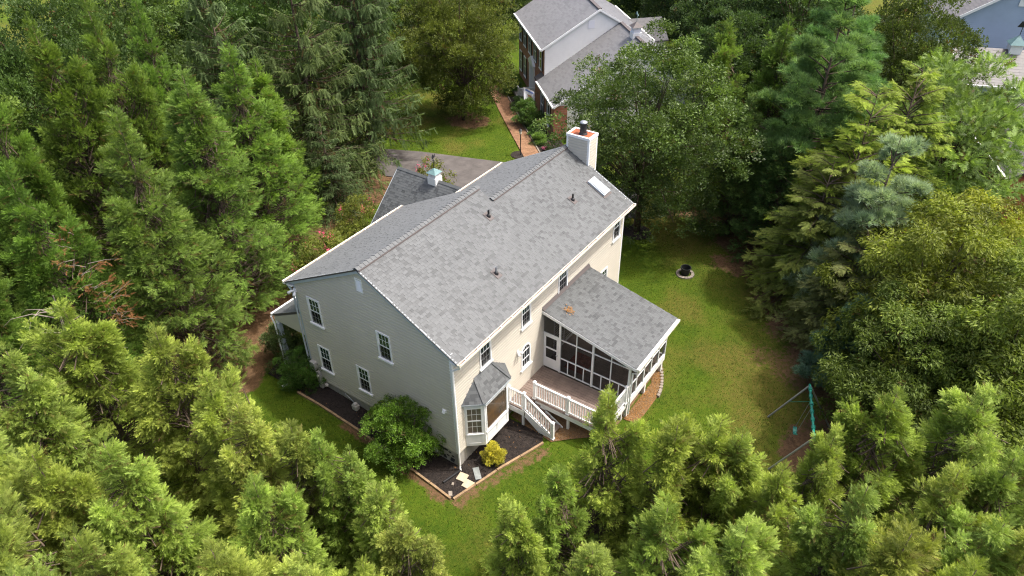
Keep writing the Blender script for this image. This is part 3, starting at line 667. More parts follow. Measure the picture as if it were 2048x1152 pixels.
# ------------------------------------------------------------------ screened porch
po = thing('screened_porch', (8.2, -2.2, -0.88), 'white framed screened porch with grey shed roof attached to the rear wall', 'porch')
PX0, PX1, PYO = 6.35, 10.10, -4.36
rz = lambda y: 3.41+0.229*y
rs = part(MB().prism([(PX0-0.15, -0.02, rz(0)-0.005), (PX0-0.15, -4.67, rz(-4.67)), (PX0-0.15, -4.67, rz(-4.67)-0.10), (PX0-0.15, -0.02, rz(0)-0.12)], (PX1-PX0+0.28, 0, 0)), 'roof', 'flashing', po)
ts = shingle_tabs([(PX0-0.17, -0.12, rz(-0.12)+0.002), (PX1+0.15, -0.12, rz(-0.12)+0.002), (PX1+0.15, -4.70, rz(-4.70)+0.002), (PX0-0.17, -4.70, rz(-4.70)+0.002)], (1, 0, 0), seed=51)
build_shingles(ts, rs, singles=290)
part(MB().prism([(PX0-0.17, -0.03, rz(0)+0.02), (PX0-0.17, -0.13, rz(-0.13)+0.032), (PX0-0.17, -0.03, rz(0)+0.16)], (PX1-PX0+0.32, 0, 0)), 'wall_flashing', 'flashing', po)
for x in (PX0-0.185, PX1+0.13):
    part(MB().prism([(x, -0.03, rz(0)-0.02), (x, -4.68, rz(-4.68)-0.02), (x, -4.68, rz(-4.68)-0.16), (x, -0.03, rz(0)-0.16)], (0.035, 0, 0)), 'rake_board', 'white_trim', po)
part(MB().box(PX0-0.15, PX1+0.13, -4.84, -4.73, rz(-4.7)-0.11, rz(-4.7)+0.0), 'gutter', 'cream_gutter', po)
part(MB().box(PX0-0.15, PX1+0.13, -4.725, -4.68, rz(-4.7)-0.16, rz(-4.7)-0.02), 'fascia', 'white_trim', po)
part(MB().tube([(PX0-0.03, -4.78, 2.2), (PX0-0.03, -4.74, 2.0), (PX0+0.02, -4.48, 1.85), (PX0+0.02, -4.47, -0.6)], 0.04, 6), 'downspout', 'white_trim', po)
part(MB().box(PX0+0.05, PX1-0.05, PYO+0.06, -0.05, -0.10, 0.09), 'floor', 'deck_dark', po)
for k in range(26):
    x = PX0+0.08+k*0.142
    part(MB().box(x, x+0.135, PYO+0.06, -0.05, 0.091, 0.105), 'floor_board', 'deck', po)
part(MB().box(PX0-0.03, PX1+0.03, PYO-0.05, PYO+0.05, -0.22, 0.12), 'base_band', 'white_trim', po)
part(MB().box(PX1-0.05, PX1+0.03, PYO+0.051, -0.03, -0.22, 0.12), 'base_band', 'white_trim', po)
for x in (PX0+0.1, 8.2, PX1-0.15): part(MB().box(x-0.07, x+0.07, PYO-0.02, PYO+0.12, -1.3, -0.221), 'support_post', 'white_trim', po)
# near side wall: door, posts, rails, screens
ctop = lambda y: rz(y)-0.125
pw = MB(); ys = [-0.90, -2.58, -4.36]
for y in ys: part(MB().box(PX0-0.05, PX0+0.05, y-0.045, y+0.045, 0.10, ctop(y)-0.002), 'post', 'white_trim', po)
for y in (-1.74, -3.47): part(MB().box(PX0-0.03, PX0+0.03, y-0.022, y+0.022, 0.18, ctop(y)-0.003), 'mullion', 'white_trim', po)
yb = [-0.90, -1.74, -2.58, -3.47, -4.36]
for i in range(4):
    a, b = yb[i]-0.046, yb[i+1]+0.046
    if i in (0, 2): b = yb[i+1]+0.023
    else: a = yb[i]-0.023
    for z in (0.14, 0.96, 2.04): part(MB().box(PX0-0.028, PX0+0.028, b, a, z-0.025, z+0.025), 'rail', 'white_trim', po)
    ym = (a+b)/2; part(MB().box(PX0-0.024, PX0+0.024, ym-0.02, ym+0.02, 0.166, 0.934), 'mullion', 'white_trim', po)
    for (c, d, z0, z1, z2) in ((a, ym+0.02, 0.166, 0.934, 0.934), (ym-0.02, b, 0.166, 0.934, 0.934), (a, b, 0.986, 2.014, 2.014), (a, b, 2.066, ctop(a)-0.03, ctop(b)-0.03)):
        if z2 > z0+0.03: part(MB().poly([(PX0, c, z0), (PX0, d, z0), (PX0, d, z2), (PX0, c, z1)]), 'screen', 'screen', po)
        else: part(MB().poly([(PX0, c, z0), (PX0, (c+d)/2, z0), (PX0, c, z1)]), 'screen', 'screen', po)
part(MB().prism([(PX0-0.06, -0.03, rz(0)-0.125), (PX0-0.06, -4.40, rz(-4.40)-0.125), (PX0-0.06, -4.40, rz(-4.40)-0.21), (PX0-0.06, -0.03, rz(0)-0.21)], (0.12, 0, 0)), 'header', 'white_trim', po)
part(MB().box(PX0-0.03, PX0+0.03, -0.854, -0.03, 2.04, 2.12), 'rail', 'white_trim', po)
part(MB().poly([(PX0, -0.854, 2.12), (PX0, -0.03, 2.12), (PX0, -0.03, 3.2), (PX0, -0.854, 3.02)]), 'screen', 'screen', po)
dr = pgroup('door', po)
MB().box(PX0-0.025, PX0+0.02, -0.845, -0.73, 0.115, 2.03).box(PX0-0.025, PX0+0.02, -0.16, -0.045, 0.115, 2.03).box(PX0-0.025, PX0+0.02, -0.73, -0.16, 1.92, 2.03).box(PX0-0.025, PX0+0.02, -0.73, -0.16, 1.24, 1.32).box(PX0-0.025, PX0+0.02, -0.73, -0.16, 0.115, 0.68).build('door_frame', 'white_trim', dr)
for z0, z1 in ((0.68, 1.24), (1.32, 1.92)): MB().box(PX0-0.003, PX0+0.003, -0.73, -0.16, z0, z1).build('pane', 'screen', dr)
MB().box(PX0-0.031, PX0-0.026, -0.70, -0.19, 0.20, 0.60).build('kick_panel', 'white_trim', dr)
MB().tube([(PX0-0.026, -0.80, 1.05), (PX0-0.08, -0.80, 1.05), (PX0-0.08, -0.72, 1.05)], 0.015, 6).build('handle', 'grey_metal', dr)
# outer wall and far wall
n = 5; xs = [PX0+(PX1-PX0)*i/n for i in range(n+1)]
for i, x in enumerate(xs):
    if i == 0: continue
    part(MB().box(x-0.035, x+0.035, PYO-0.04, PYO+0.04, 0.121, ctop(PYO)-0.005), 'post', 'white_trim', po)
for i in range(n):
    a = xs[i]+(0.051 if i == 0 else 0.036); b = xs[i+1]-0.036; zt = ctop(PYO)-0.10
    for z in (0.155, 0.96): part(MB().box(a, b, PYO-0.028, PYO+0.028, z-0.025, z+0.025), 'rail', 'white_trim', po)
    part(MB().box(a, b, PYO-0.035, PYO+0.035, zt, zt+0.095), 'rail', 'white_trim', po)
    part(MB().poly([(a, PYO, 0.18), (b, PYO, 0.18), (b, PYO, 0.935), (a, PYO, 0.935)]), 'screen', 'screen', po)
    part(MB().poly([(a, PYO, 0.985), (b, PYO, 0.985), (b, PYO, zt), (a, PYO, zt)]), 'screen', 'screen', po)
yf = [-0.03, -0.9, -1.74, -2.58, -3.47, -4.32]
for i in range(5):
    a, b = yf[i], yf[i+1]
    part(MB().box(PX1-0.03, PX1+0.03, b-0.03, b+0.03, 0.12, ctop(b)-0.005), 'post', 'white_trim', po)
    part(MB().poly([(PX1, a-0.03, 0.121), (PX1, b+0.03, 0.121), (PX1, b+0.03, ctop(b)-0.02), (PX1, a-0.03, ctop(a)-0.02)]), 'screen', 'screen', po)
    part(MB().box(PX1-0.028, PX1+0.028, b+0.031, a-0.031, 0.93, 0.98), 'rail', 'white_trim', po)
# patio door of the house behind the screens
pd_ = hp('patio_door')
m = MB(); m.frame = frB; m.box(7.2, 7.28, 0.03, 0.06, 0.12, 2.2).box(8.98, 9.06, 0.03, 0.06, 0.12, 2.2).box(7.28, 8.98, 0.03, 0.06, 2.12, 2.2).box(8.09, 8.17, 0.03, 0.06, 0.12, 2.12).box(7.28, 8.09, 0.03, 0.06, 0.12, 0.24).box(8.17, 8.98, 0.03, 0.06, 0.12, 0.24).build('frame', 'white_trim', pd_)
m = MB(); m.frame = frB; m.box(7.28, 8.09, 0.026, 0.034, 0.24, 2.12).build('pane', 'glass', pd_)
m = MB(); m.frame = frB; m.box(8.17, 8.98, 0.026, 0.034, 0.24, 2.12).build('pane', 'glass', pd_)
rg = MB().box(6.75, 8.0, -1.9, -0.9, 0.1055, 0.118).build('porch_rug', 'rug'); tag(rg, 'rust red rug seen through the porch screens', 'rug')
# leaf litter caught on the porch roof
lp = []; lt = []; rr = np.random.default_rng(4)
for i in range(70):
    x, y = rr.normal(0, 0.11), rr.normal(0, 0.10); cxl, cyl = 7.02+x, -0.92+y+0.35*abs(x)
    z = rz(cyl)+0.045+rr.uniform(0, 0.05); a = rr.uniform(0, 6.28); s = rr.uniform(0.03, 0.06); k = len(lp)
    lp += [(cxl+s*math.cos(a), cyl+s*math.sin(a), z+rr.uniform(-.01, .02)), (cxl+s*.5*math.cos(a+1.6), cyl+s*.5*math.sin(a+1.6), z), (cxl-s*math.cos(a), cyl-s*math.sin(a), z+rr.uniform(-.01, .02)), (cxl-s*.5*math.cos(a+1.6), cyl-s*.5*math.sin(a+1.6), z)]
    lt.append((k, k+1, k+2, k+3))
o = np_mesh('leaf_pile', np.array(lp), np.array(lt), 'dead_leaf'); tag(o, 'small pile of orange dead leaves on the porch roof', 'leaves', kind='stuff')
# ------------------------------------------------------------------ deck with stairs
dk = thing('deck', (5.3, -2.2, -0.88), 'brown plank deck with white railing and stairs beside the bay window', 'deck')
DZ = 0.10; DX0, DX1, DYO = 4.28, 6.29, -4.34
k = 0; x = 3.42
while x < DX1-0.05:
    y1 = -0.92 if x < DX0-0.02 else DYO
    part(MB().box(x, min(x+0.130, DX1), y1, -0.035, DZ-0.03, DZ+random.uniform(-0.003, 0.003)), 'deck_board', 'deck', dk); x += 0.1425
part(MB().box(DX0-0.04, DX0-0.006, DYO-0.03, -0.925, -0.20, DZ-0.032), 'fascia', 'white_trim', dk)
part(MB().box(DX0-0.005, PX0-0.06, DYO-0.035, DYO-0.003, -0.20, DZ-0.032), 'fascia', 'white_trim', dk)
part(MB().box(3.38, 3.414, -0.92, -0.035, -0.20, DZ-0.032), 'fascia', 'white_trim', dk)
part(MB().box(3.415, 4.275, -0.955, -0.925, -0.20, DZ-0.032), 'fascia', 'deck_dark', dk)
part(MB().box(DX0-0.09, DX0+0.05, DYO-0.06, -0.86, DZ+0.004, DZ+0.028), 'edge_board', 'deck', dk)
for x, y in ((3.47, -0.85), (DX0+0.08, -2.6), (DX0+0.08, DYO+0.1), (6.1, DYO+0.1), (DX0+0.08, -0.95)): part(MB().box(x-0.05, x+0.05, y-0.05, y+0.05, -1.3, DZ-0.035), 'support_post', 'white_trim', dk)
def rail_post(rail, x, y, z0=DZ, h=1.02):
    m = MB().box(x-0.055, x+0.055, y-0.055, y+0.055, z0-0.1, z0+h)
    m.hexa([(x-0.075, y-0.075, z0+h+.001), (x+0.075, y-0.075, z0+h+.001), (x+0.075, y+0.075, z0+h+.001), (x-0.075, y+0.075, z0+h+.001), (x-0.03, y-0.03, z0+h+0.06), (x+0.03, y-0.03, z0+h+0.06), (x+0.03, y+0.03, z0+h+0.06), (x-0.03, y+0.03, z0+h+0.06)])
    m.box(x-0.08, x+0.08, y-0.08, y+0.08, z0+0.03, z0+0.07)
    m.build('post', 'white_trim', rail)
def rail_run(rail, a, b, z0=None, z1=None):
    a = Vector(a); b = Vector(b); d = b-a; Lr = d.length; dn = d.normalized()
    up = Vector((0, 0, 1))
    MB().beam(a+dn*0.056+up*0.93, b-dn*0.056+up*0.93, 0.085, 0.05).build('top_rail', 'white_trim', rail)
    MB().beam(a+dn*0.056+up*0.12, b-dn*0.056+up*0.12, 0.05, 0.05).build('bottom_rail', 'white_trim', rail)
    h = Vector((d.x, d.y, 0)).length; n = max(1, int(h/0.115))
    for i in range(1, n):
        p = a+d*(i/n); MB().box(p.x-0.017, p.x+0.017, p.y-0.017, p.y+0.017, p.z+0.146, p.z+0.904).build('baluster', 'white_trim', rail)
r1 = pgroup('railing', dk); rail_post(r1, DX0, -0.90); rail_post(r1, DX0, -2.60); rail_post(r1, DX0, DYO); rail_run(r1, (DX0, -0.90, DZ), (DX0, -2.60, DZ)); rail_run(r1, (DX0, -2.60, DZ), (DX0, DYO, DZ))
r2 = pgroup('railing', dk); rail_run(r2, (DX0, DYO, DZ), (PX0-0.10, DYO, DZ)); rail_post(r2, PX0-0.14, DYO)
r3 = pgroup('railing', dk); rail_post(r3, 3.46, -0.90); rail_post(r3, 3.46, -0.10); rail_run(r3, (3.46, -0.10, DZ), (3.46, -0.90, DZ))
st = pgroup('stairs', dk); nr = 6; rise = (DZ+0.88)/nr; run = 0.265
for i in range(1, nr):
    y = -0.96-(i-1)*run; z = DZ-i*rise
    MB().box(3.50, 4.22, y-run-0.03, y-run/2-0.004, z-0.035, z).box(3.50, 4.22, y-run/2+0.004, y, z-0.035, z).build('tread', 'deck', st)
    MB().box(3.50, 4.22, y-0.012, y-0.004, z-0.0, z+rise-0.04).build('riser', 'deck_dark', st)
for x in (3.43, 4.225):
    MB().prism([(x, -0.93, DZ-0.04), (x, -0.96-nr*run+0.15, -0.88+0.10), (x, -0.96-nr*run+0.15, -1.0), (x, -1.9, -1.0), (x, -0.93, DZ-0.38)], (0.05, 0, 0)).build('stringer', 'white_trim', st)
yb_ = -0.96-nr*run+0.18
r4 = pgroup('railing', dk); rail_post(r4, 3.46, yb_, -0.85, 1.02); rail_run(r4, (3.46, -0.90, DZ), (3.46, yb_, -0.83))

# ------------------------------------------------------------------ ground
def axis(lo, hi, f0, f1, step):
    a = [lo]; s = 12.0
    inner = list(np.arange(f0, f1+1e-6, step))
    left = []; x = f0; d = step
    while x > lo: d *= 1.5; x -= d; left.append(max(x, lo))
    right = []; x = f1; d = step
    while x < hi: d *= 1.5; x += d; right.append(min(x, hi))
    return np.array(left[::-1]+inner+right)
gx = axis(-150, 260, -12, 32, 0.25); gy = axis(-160, 200, -20, 27, 0.25)
GXm, GYm = np.meshgrid(gx, gy, indexing='ij')
def vnoise(x, y, f, seed):
    r = np.random.default_rng(seed); t = r.random((256, 256)); x = x*f+100; y = y*f+100
    xi = np.floor(x).astype(int); yi = np.floor(y).astype(int); a = x-xi; b = y-yi; a = a*a*(3-2*a); b = b*b*(3-2*b)
    g = lambda i, j: t[i % 256, j % 256]
    return (g(xi, yi)*(1-a)+g(xi+1, yi)*a)*(1-b)+(g(xi, yi+1)*(1-a)+g(xi+1, yi+1)*a)*b
def fbm(x, y, f, seed): return (vnoise(x, y, f, seed)+0.5*vnoise(x, y, f*2.1, seed+1)+0.25*vnoise(x, y, f*4.3, seed+2))/1.75
def segdist(x, y, pts):
    d = np.full(np.shape(x), 1e9)
    for (ax, ay), (bx, by) in zip(pts[:-1], pts[1:]):
        vx, vy = bx-ax, by-ay; t = np.clip(((x-ax)*vx+(y-ay)*vy)/(vx*vx+vy*vy), 0, 1)
        d = np.minimum(d, np.hypot(x-ax-vx*t, y-ay-vy*t))
    return d
def gzv(x, y): return -0.88 + 0.42*ss(0.5, 8.0, y)*(1-ss(16, 24, x)) - 0.5*ss(20, 32, x)
LEFT_ROW = [(-14, 19), (-5.5, 15.5), (-1.5, 14.0), (4, 17.0), (9, 20.3), (16, 20.5)]
RIGHT_ROW = [(26, -1), (24, -5.0), (19.5, -8.8), (15, -12.5), (8, -15.5), (0, -14)]
def masks(x, y):
    nz = fbm(x, y, 0.55, 3); n2 = fbm(x, y, 1.6, 9)
    dl = segdist(x, y, LEFT_ROW); dr_ = segdist(x, y, RIGHT_ROW)
    soil = np.maximum(ss(3.5, 1.8, dl+(nz-0.5)*2.5), ss(3.9, 1.4, dr_+(nz-0.5)*3.6))
    soil = np.maximum(soil, ss(2.4, 0.9, np.hypot(x-28.7, y-21.5)+(n2-.5)))
    soil = np.maximum(soil, 0.9*ss(1.3, 0.4, segdist(x, y, [(-2.0, 11.2), (0.2, 12.2), (4, 13.6), (7.5, 15.4)])+(n2-.5)*.8))
    soil = np.maximum(soil, 0.75*ss(0.50, 0.12, segdist(x, y, [(-1.05, 5.4), (-1.25, 2.6), (-1.5, -0.4)])+(n2-.5)*.5))
    soil = np.maximum(soil, 0.6*ss(0.55, 0.15, segdist(x, y, [(-1.4, -1.0), (0.6, -1.65), (2.6, -2.4)])+(n2-.5)*.6))
    soil = np.maximum(soil, ss(1.6, 0.4, np.hypot((x-9.2)*.6, y+11.6)+(n2-.5)*1.2)*0.9)
    soil = np.maximum(soil, 0.78*ss(2.2, 0.7, np.hypot((x-20.6), (y+4.6)*.7)+(n2-.5)*2.2)); soil = np.maximum(soil, 0.62*ss(2.6, 0.6, np.hypot((x-13.5), (y+10.0)*.8)+(nz-.5)*3.4))
    dry = np.clip(ss(0.50, 0.78, fbm(x, y, 0.32, 31))*0.9+ss(7.5, 3.0, dr_+(nz-.5)*3)*0.55, 0, 1)
    return np.clip(soil, 0, 1), dry
soil, dry = masks(GXm, GYm)
Zg = gzv(GXm, GYm)+(fbm(GXm, GYm, 0.8, 5)-0.5)*0.05
nx_, ny_ = GXm.shape; idx = np.arange(nx_*ny_).reshape(nx_, ny_)
quads = np.stack([idx[:-1, :-1], idx[1:, :-1], idx[1:, 1:], idx[:-1, 1:]], -1).reshape(-1, 4)
def mat_ground():
    m = bpy.data.materials.new('lawn'); m.use_nodes = True; n = m.node_tree.nodes; l = m.node_tree.links
    b = n['Principled BSDF']; b.inputs['Roughness'].default_value = 0.95; b.inputs['Specular IOR Level'].default_value = 0.1
    ge = n.new('ShaderNodeNewGeometry')
    def noise(s, d=6, r=0.6):
        z = n.new('ShaderNodeTexNoise'); z.inputs['Scale'].default_value = s; z.inputs['Detail'].default_value = d; z.inputs['Roughness'].default_value = r
        l.new(ge.outputs['Position'], z.inputs['Vector']); return z
    def mix(f, a, c):
        x = n.new('ShaderNodeMix'); x.data_type = 'RGBA'
        for s, v in ((0, f), (6, a), (7, c)):
            if isinstance(v, tuple): x.inputs[s].default_value = (*v, 1)
            else: l.new(v, x.inputs[s])
        return x.outputs[2]
    def rng(o, a, c, d=0., e=1.):
        x = n.new('ShaderNodeMapRange'); x.inputs[1].default_value = a; x.inputs[2].default_value = c; x.inputs[3].default_value = d; x.inputs[4].default_value = e; l.new(o, x.inputs[0]); return x.outputs[0]
    n1 = noise(0.5); n2 = noise(5.5, 8, 0.7); n3 = noise(38, 4, 0.7)
    n4 = noise(1.7, 7, 0.65); g = mix(rng(n1.outputs[0], 0.38, 0.62), (0.028, 0.065, 0.004), (0.060, 0.110, 0.006))
    g = mix(rng(n2.outputs[0], 0.3, 0.72), g, (0.082, 0.110, 0.010))
    g = mix(rng(n4.outputs[0], 0.52, 0.72, 0, .8), g, (0.030, 0.066, 0.005))
    at = n.new('ShaderNodeAttribute'); at.attribute_name = 'soil'; ad = n.new('ShaderNodeAttribute'); ad.attribute_name = 'dry'
    dr2 = n.new('ShaderNodeMath'); dr2.operation = 'MULTIPLY'; l.new(ad.outputs['Fac'], dr2.inputs[0]); l.new(rng(n2.outputs[0], 0.25, 0.7), dr2.inputs[1])
    g = mix(dr2.outputs[0], g, (0.135, 0.105, 0.026))
    s = mix(rng(n2.outputs[0], 0.3, 0.7), (0.085, 0.050, 0.027), (0.175, 0.105, 0.055))
    sf = n.new('ShaderNodeMath'); sf.operation = 'ADD'; l.new(at.outputs['Fac'], sf.inputs[0]); l.new(rng(n2.outputs[0], 0.3, 0.7, -0.28, 0.28), sf.inputs[1])
    fin = mix(rng(sf.outputs[0], 0.38, 0.66), g, s)
    v = n.new('ShaderNodeVectorMath'); v.operation = 'SCALE'; l.new(fin, v.inputs[0]); l.new(rng(n3.outputs[0], 0.2, 0.8, 0.55, 1.4), v.inputs['Scale'])
    l.new(v.outputs[0], b.inputs['Base Color'])
    bp = n.new('ShaderNodeBump'); bp.inputs['Strength'].default_value = 0.9; bp.inputs['Distance'].default_value = 0.05; l.new(n3.outputs[0], bp.inputs['Height']); l.new(bp.outputs[0], b.inputs['Normal'])
    MATS['lawn'] = m
mat_ground()
gr_ = np_mesh('ground', np.stack([GXm, GYm, Zg], -1).reshape(-1, 3), quads, 'lawn', None, {'soil': ('FLOAT', soil.ravel()), 'dry': ('FLOAT', dry.ravel())}, smooth=True); gr_['kind'] = 'structure'
def sheet(name, pts, mt, lift=0.03, step=0.4, kind='structure', parent=None):
    """a ground-following sheet over a convex-ish polygon (grid clipped cell by cell)"""
    P = [Vector((p[0], p[1])) for p in pts]
    xs = [p.x for p in P]; ys_ = [p.y for p in P]
    import bmesh
    bm = bmesh.new(); vs = [bm.verts.new((p.x, p.y, 0)) for p in P]; bm.faces.new(vs)
    for k in range(int((max(xs)-min(xs))/step)):
        bmesh.ops.bisect_plane(bm, geom=bm.verts[:]+bm.edges[:]+bm.faces[:], plane_co=(min(xs)+(k+1)*step, 0, 0), plane_no=(1, 0, 0))
    for k in range(int((max(ys_)-min(ys_))/step)):
        bmesh.ops.bisect_plane(bm, geom=bm.verts[:]+bm.edges[:]+bm.faces[:], plane_co=(0, min(ys_)+(k+1)*step, 0), plane_no=(0, 1, 0))
    for v in bm.verts:
        v.co.z = gz(v.co.x, v.co.y)+lift
    me = bpy.data.meshes.new(name); bm.to_mesh(me); bm.free(); me.materials.append(MATS[mt])
    o = bpy.data.objects.new(name, me); link(o, parent)
    if kind: o['kind'] = kind
    return o
BED = [(0.05, 8.4), (0.05, 11.0), (-0.92, 10.7), (-0.92, 8.0), (-0.98, 4.8), (-1.15, 1.7), (-1.42, -0.70), (0.72, -1.30), (3.1, -2.12), (3.42, -1.9), (3.42, 0.02), (0.05, 0.02)]
sheet('mulch_bed', BED[:], 'mulch', 0.045, 0.3)
DRIVE = [(19.2, 24.5), (21.5, 20.3), (24.1, 13.6), (25.6, 9.5), (25.0, 4.2), (21.9, 3.1), (20.2, 4.4), (14.9, 4.6), (14.9, 11.6), (18.5, 14.7), (16.8, 19.5)]
sheet('driveway', DRIVE, 'asphalt', 0.05, 0.6)
sheet('mulch_ring', [(20.4+0.9*math.cos(t*0.5236), 2.2+0.9*math.sin(t*0.5236)) for t in range(12)], 'mulch', 0.05, 0.4)
mat('wood_chips', (0.22, 0.14, 0.075), 0.95, 0.1, vcol=(0.12, 0.075, 0.04), vscale=14, bump=0.8, bscale=30)
sheet('wood_chip_strip', [(6.2, -4.35), (6.3, -5.0), (8.2, -5.0), (9.4, -4.75), (10.5, -4.2), (10.5, -3.6), (9.9, -3.9), (9.0, -4.36)], 'wood_chips', 0.04, 0.4)
sheet('bare_earth', [(3.45, -0.98), (3.3, -2.4), (3.9, -3.0), (5.0, -4.3), (6.3, -4.3), (9.8, -4.2), (9.8, -0.1), (3.6, -0.1)], 'wood_chips', 0.035, 0.5)
# chips of mulch lying on the bed
def chips(name, poly, n, mt, lift, smin, smax, seed, label, cat, parent=None):
    r = np.random.default_rng(seed); P = np.array(poly); V = []; T = []
    lo = P.min(0); hi = P.max(0)
    def inside(x, y):
        c = False; j = len(P)-1
        for i in range(len(P)):
            if (P[i][1] > y) != (P[j][1] > y) and x < (P[j][0]-P[i][0])*(y-P[i][1])/(P[j][1]-P[i][1])+P[i][0]: c = not c
            j = i
        return c
    while len(T) < n:
        x, y = r.uniform(lo[0], hi[0]), r.uniform(lo[1], hi[1])
        if not inside(x, y): continue
        a = r.uniform(0, 6.28); s = r.uniform(smin, smax); z = gz(x, y)+lift; k = len(V); t1, t2 = r.uniform(-.02, .03, 2)
        ca, sa = math.cos(a)*s, math.sin(a)*s
        V += [(x+ca, y+sa, z+t1+0.008), (x-sa*.4, y+ca*.4, z+0.012), (x-ca, y-sa, z+t2+0.008), (x+sa*.4, y-ca*.4, z+0.004)]; T.append((k, k+1, k+2, k+3))
    o = np_mesh(name, np.array(V), np.array(T), mt, parent); tag(o, label, cat, kind='stuff'); return o
chips('mulch_chips', BED, 5000, 'mulch', 0.047, 0.02, 0.06, 8, 'dark bark chips covering the planting bed', 'mulch')
chips('fallen_leaves', BED, 60, 'dead_leaf', 0.055, 0.02, 0.045, 9, 'scattered brown leaves on the dark mulch', 'leaves')
chips('earth_litter', [(3.45, -0.98), (3.3, -2.4), (3.9, -3.0), (5.0, -4.3), (4.3, -0.98)], 400, 'dead_leaf', 0.04, 0.02, 0.05, 10, 'brown leaf litter under the deck stairs', 'leaves')
chips('wood_chips', [(6.2, -4.35), (6.3, -5.0), (8.2, -5.0), (9.4, -4.75), (10.5, -4.2), (10.5, -3.6), (9.9, -3.9), (9.0, -4.36)], 1400, 'dead_leaf', 0.045, 0.02, 0.05, 12, 'tan wood chips spread beside the porch', 'wood chips')
# timber edging of the bed
def timbers(pts, label):
    t = thing('timber_edging', (pts[0][0], pts[0][1], gz(*pts[0])), label, 'edging')
    for a, b in zip(pts[:-1], pts[1:]):
        a = Vector((a[0], a[1], 0)); b = Vector((b[0], b[1], 0)); d = b-a; n = max(1, round(d.length/1.25))
        for i in range(n):
            p = a+d*(i/n)+d.normalized()*0.008; q = a+d*((i+1)/n)-d.normalized()*0.008
            p.z = gz(p.x, p.y)+0.05; q.z = gz(q.x, q.y)+0.05
            p += Vector((random.uniform(-.015, .015), random.uniform(-.015, .015), random.uniform(-.01, .01)))
            part(MB().beam(p, q, 0.10, 0.12), 'timber', 'timber', t, bevel=0.012)
timbers([(-0.98, 8.6), (-1.02, 4.8), (-1.2, 1.7), (-1.46, -0.68)], 'weathered timber edging along the mulch bed below the gable wall')
timbers([(-1.43, -0.78), (0.72, -1.38), (3.05, -2.16)], 'weathered timber edging of the mulch bed in front of the bay window')
timbers([(10.4, 0.3), (12.6, -0.4), (13.9, -0.9)], 'dark timber edging on the lawn behind the porch')
# painted stone at the corner of the foundation, small basement window
m = MB(); m.frame = frG; rr_ = random.Random(3)
for i in range(17):
    x, z = rr_.uniform(0.10, 1.1), rr_.uniform(-0.72, -0.14); s = rr_.uniform(0.05, 0.10)
    m = MB(); m.frame = frG; m.box(x-s, x+s, -0.029, -0.012-rr_.uniform(0, .012), z-s*.5, z+s*.6); H(m, 'painted_stone', 'stone_paint')
m = MB(); m.frame = frG; m.box(1.15, 1.62, -0.028, 0.01, -0.62, -0.12); H(m, 'basement_window_frame', 'white_trim')
# stepping stones, slate, small stones
def slab(name, x, y, w, d, a, h, mt, label, cat, bev=0.01):
    o = MB().box(-w/2, w/2, -d/2, d/2, 0, h).build(name, mt, bevel=bev); o.location = (x, y, gz(x, y)+0.047); o.rotation_euler = (0.02, -0.02, a); tag(o, label, cat); return o
slab('stepping_stone', -0.36, -0.42, 0.40, 0.40, 0.15, 0.05, 'paver', 'tan square stepping stone nearer the house corner downspout', 'paver')
slab('stepping_stone', -0.52, -0.83, 0.40, 0.40, 0.05, 0.05, 'paver', 'tan square stepping stone nearest the timber edging', 'paver')
slab('slate_slab', 0.13, -0.80, 0.62, 0.26, 0.85, 0.04, 'slate', 'long grey slate slab lying on mulch beside the stepping stones', 'stone slab')
slab('small_stone', -0.85, -0.30, 0.14, 0.10, 0.4, 0.05, 'stone', 'small pinkish stone between pavers and drain pipe', 'stone', 0.02)
slab('corner_stone', -1.28, -0.52, 0.24, 0.16, 0.7, 0.05, 'stone', 'flat brown stone in the bed corner by the timber', 'stone', 0.02)
# black corrugated drain pipe from the downspout
pts = [(-0.14, -0.15, -0.78), (-0.35, -0.10, -0.79), (-0.7, -0.02, -0.79), (-1.02, 0.05, -0.785)]
m = MB(); P = []; R = []
for i in range(40):
    t = i/39*3; k = min(2, int(t)); f = t-k; p = Vector(pts[k]).lerp(Vector(pts[k+1]), f); P.append(p); R.append(0.055 if i % 2 else 0.047)
o = m.tube(P, R, 10).build('drain_pipe', 'black_plastic'); tag(o, 'black corrugated drain pipe leading from the corner downspout', 'pipe')
# white drain spout by the front corner
o = MB().tube([(-0.35, 9.05, -0.25), (-0.75, 9.25, -0.36), (-1.15, 9.45, -0.40)], 0.055, 8).build('drain_spout', 'white_trim'); tag(o, 'white drain spout lying across the mulch by small rounded bush', 'pipe')
# electric meter with conduit on the gable, gas meter
em = thing('electric_meter', (-0.12, 8.0, -0.5), 'grey electric meter box with conduit on the gable corner', 'meter')
part(MB().box(-0.22, -0.026, 7.98, 8.30, 0.62, 1.05), 'upper_box', 'meter_grey', em, bevel=0.02)
part(MB().box(-0.20, -0.026, 7.80, 8.02, 0.10, 0.55), 'meter_box', 'meter_grey', em, bevel=0.02)
part(MB().box(-0.18, -0.026, 7.78, 7.98, -0.60, 0.095), 'conduit_box', 'meter_grey', em)
part(MB().tube([(-0.20, 7.91, 0.36), (-0.28, 7.91, 0.36)], 0.07, 14), 'dial', 'lamp_glass', em)
part(MB().tube([(-0.1, 8.1, 0.62), (-0.1, 8.1, -0.5)], 0.025, 8), 'conduit', 'meter_grey', em)
part(MB().tube([(-0.10, 7.5, -0.05), (-0.14, 7.5, -0.05), (-0.16, 7.55, -0.12)], [0.09, 0.1, 0.07], 12), 'valve_box', 'meter_grey', em)
gm = thing('gas_meter', (-0.28, 5.6, gz(-0.28, 5.6)), 'grey gas meter with pipe elbow on the gable foundation', 'meter')
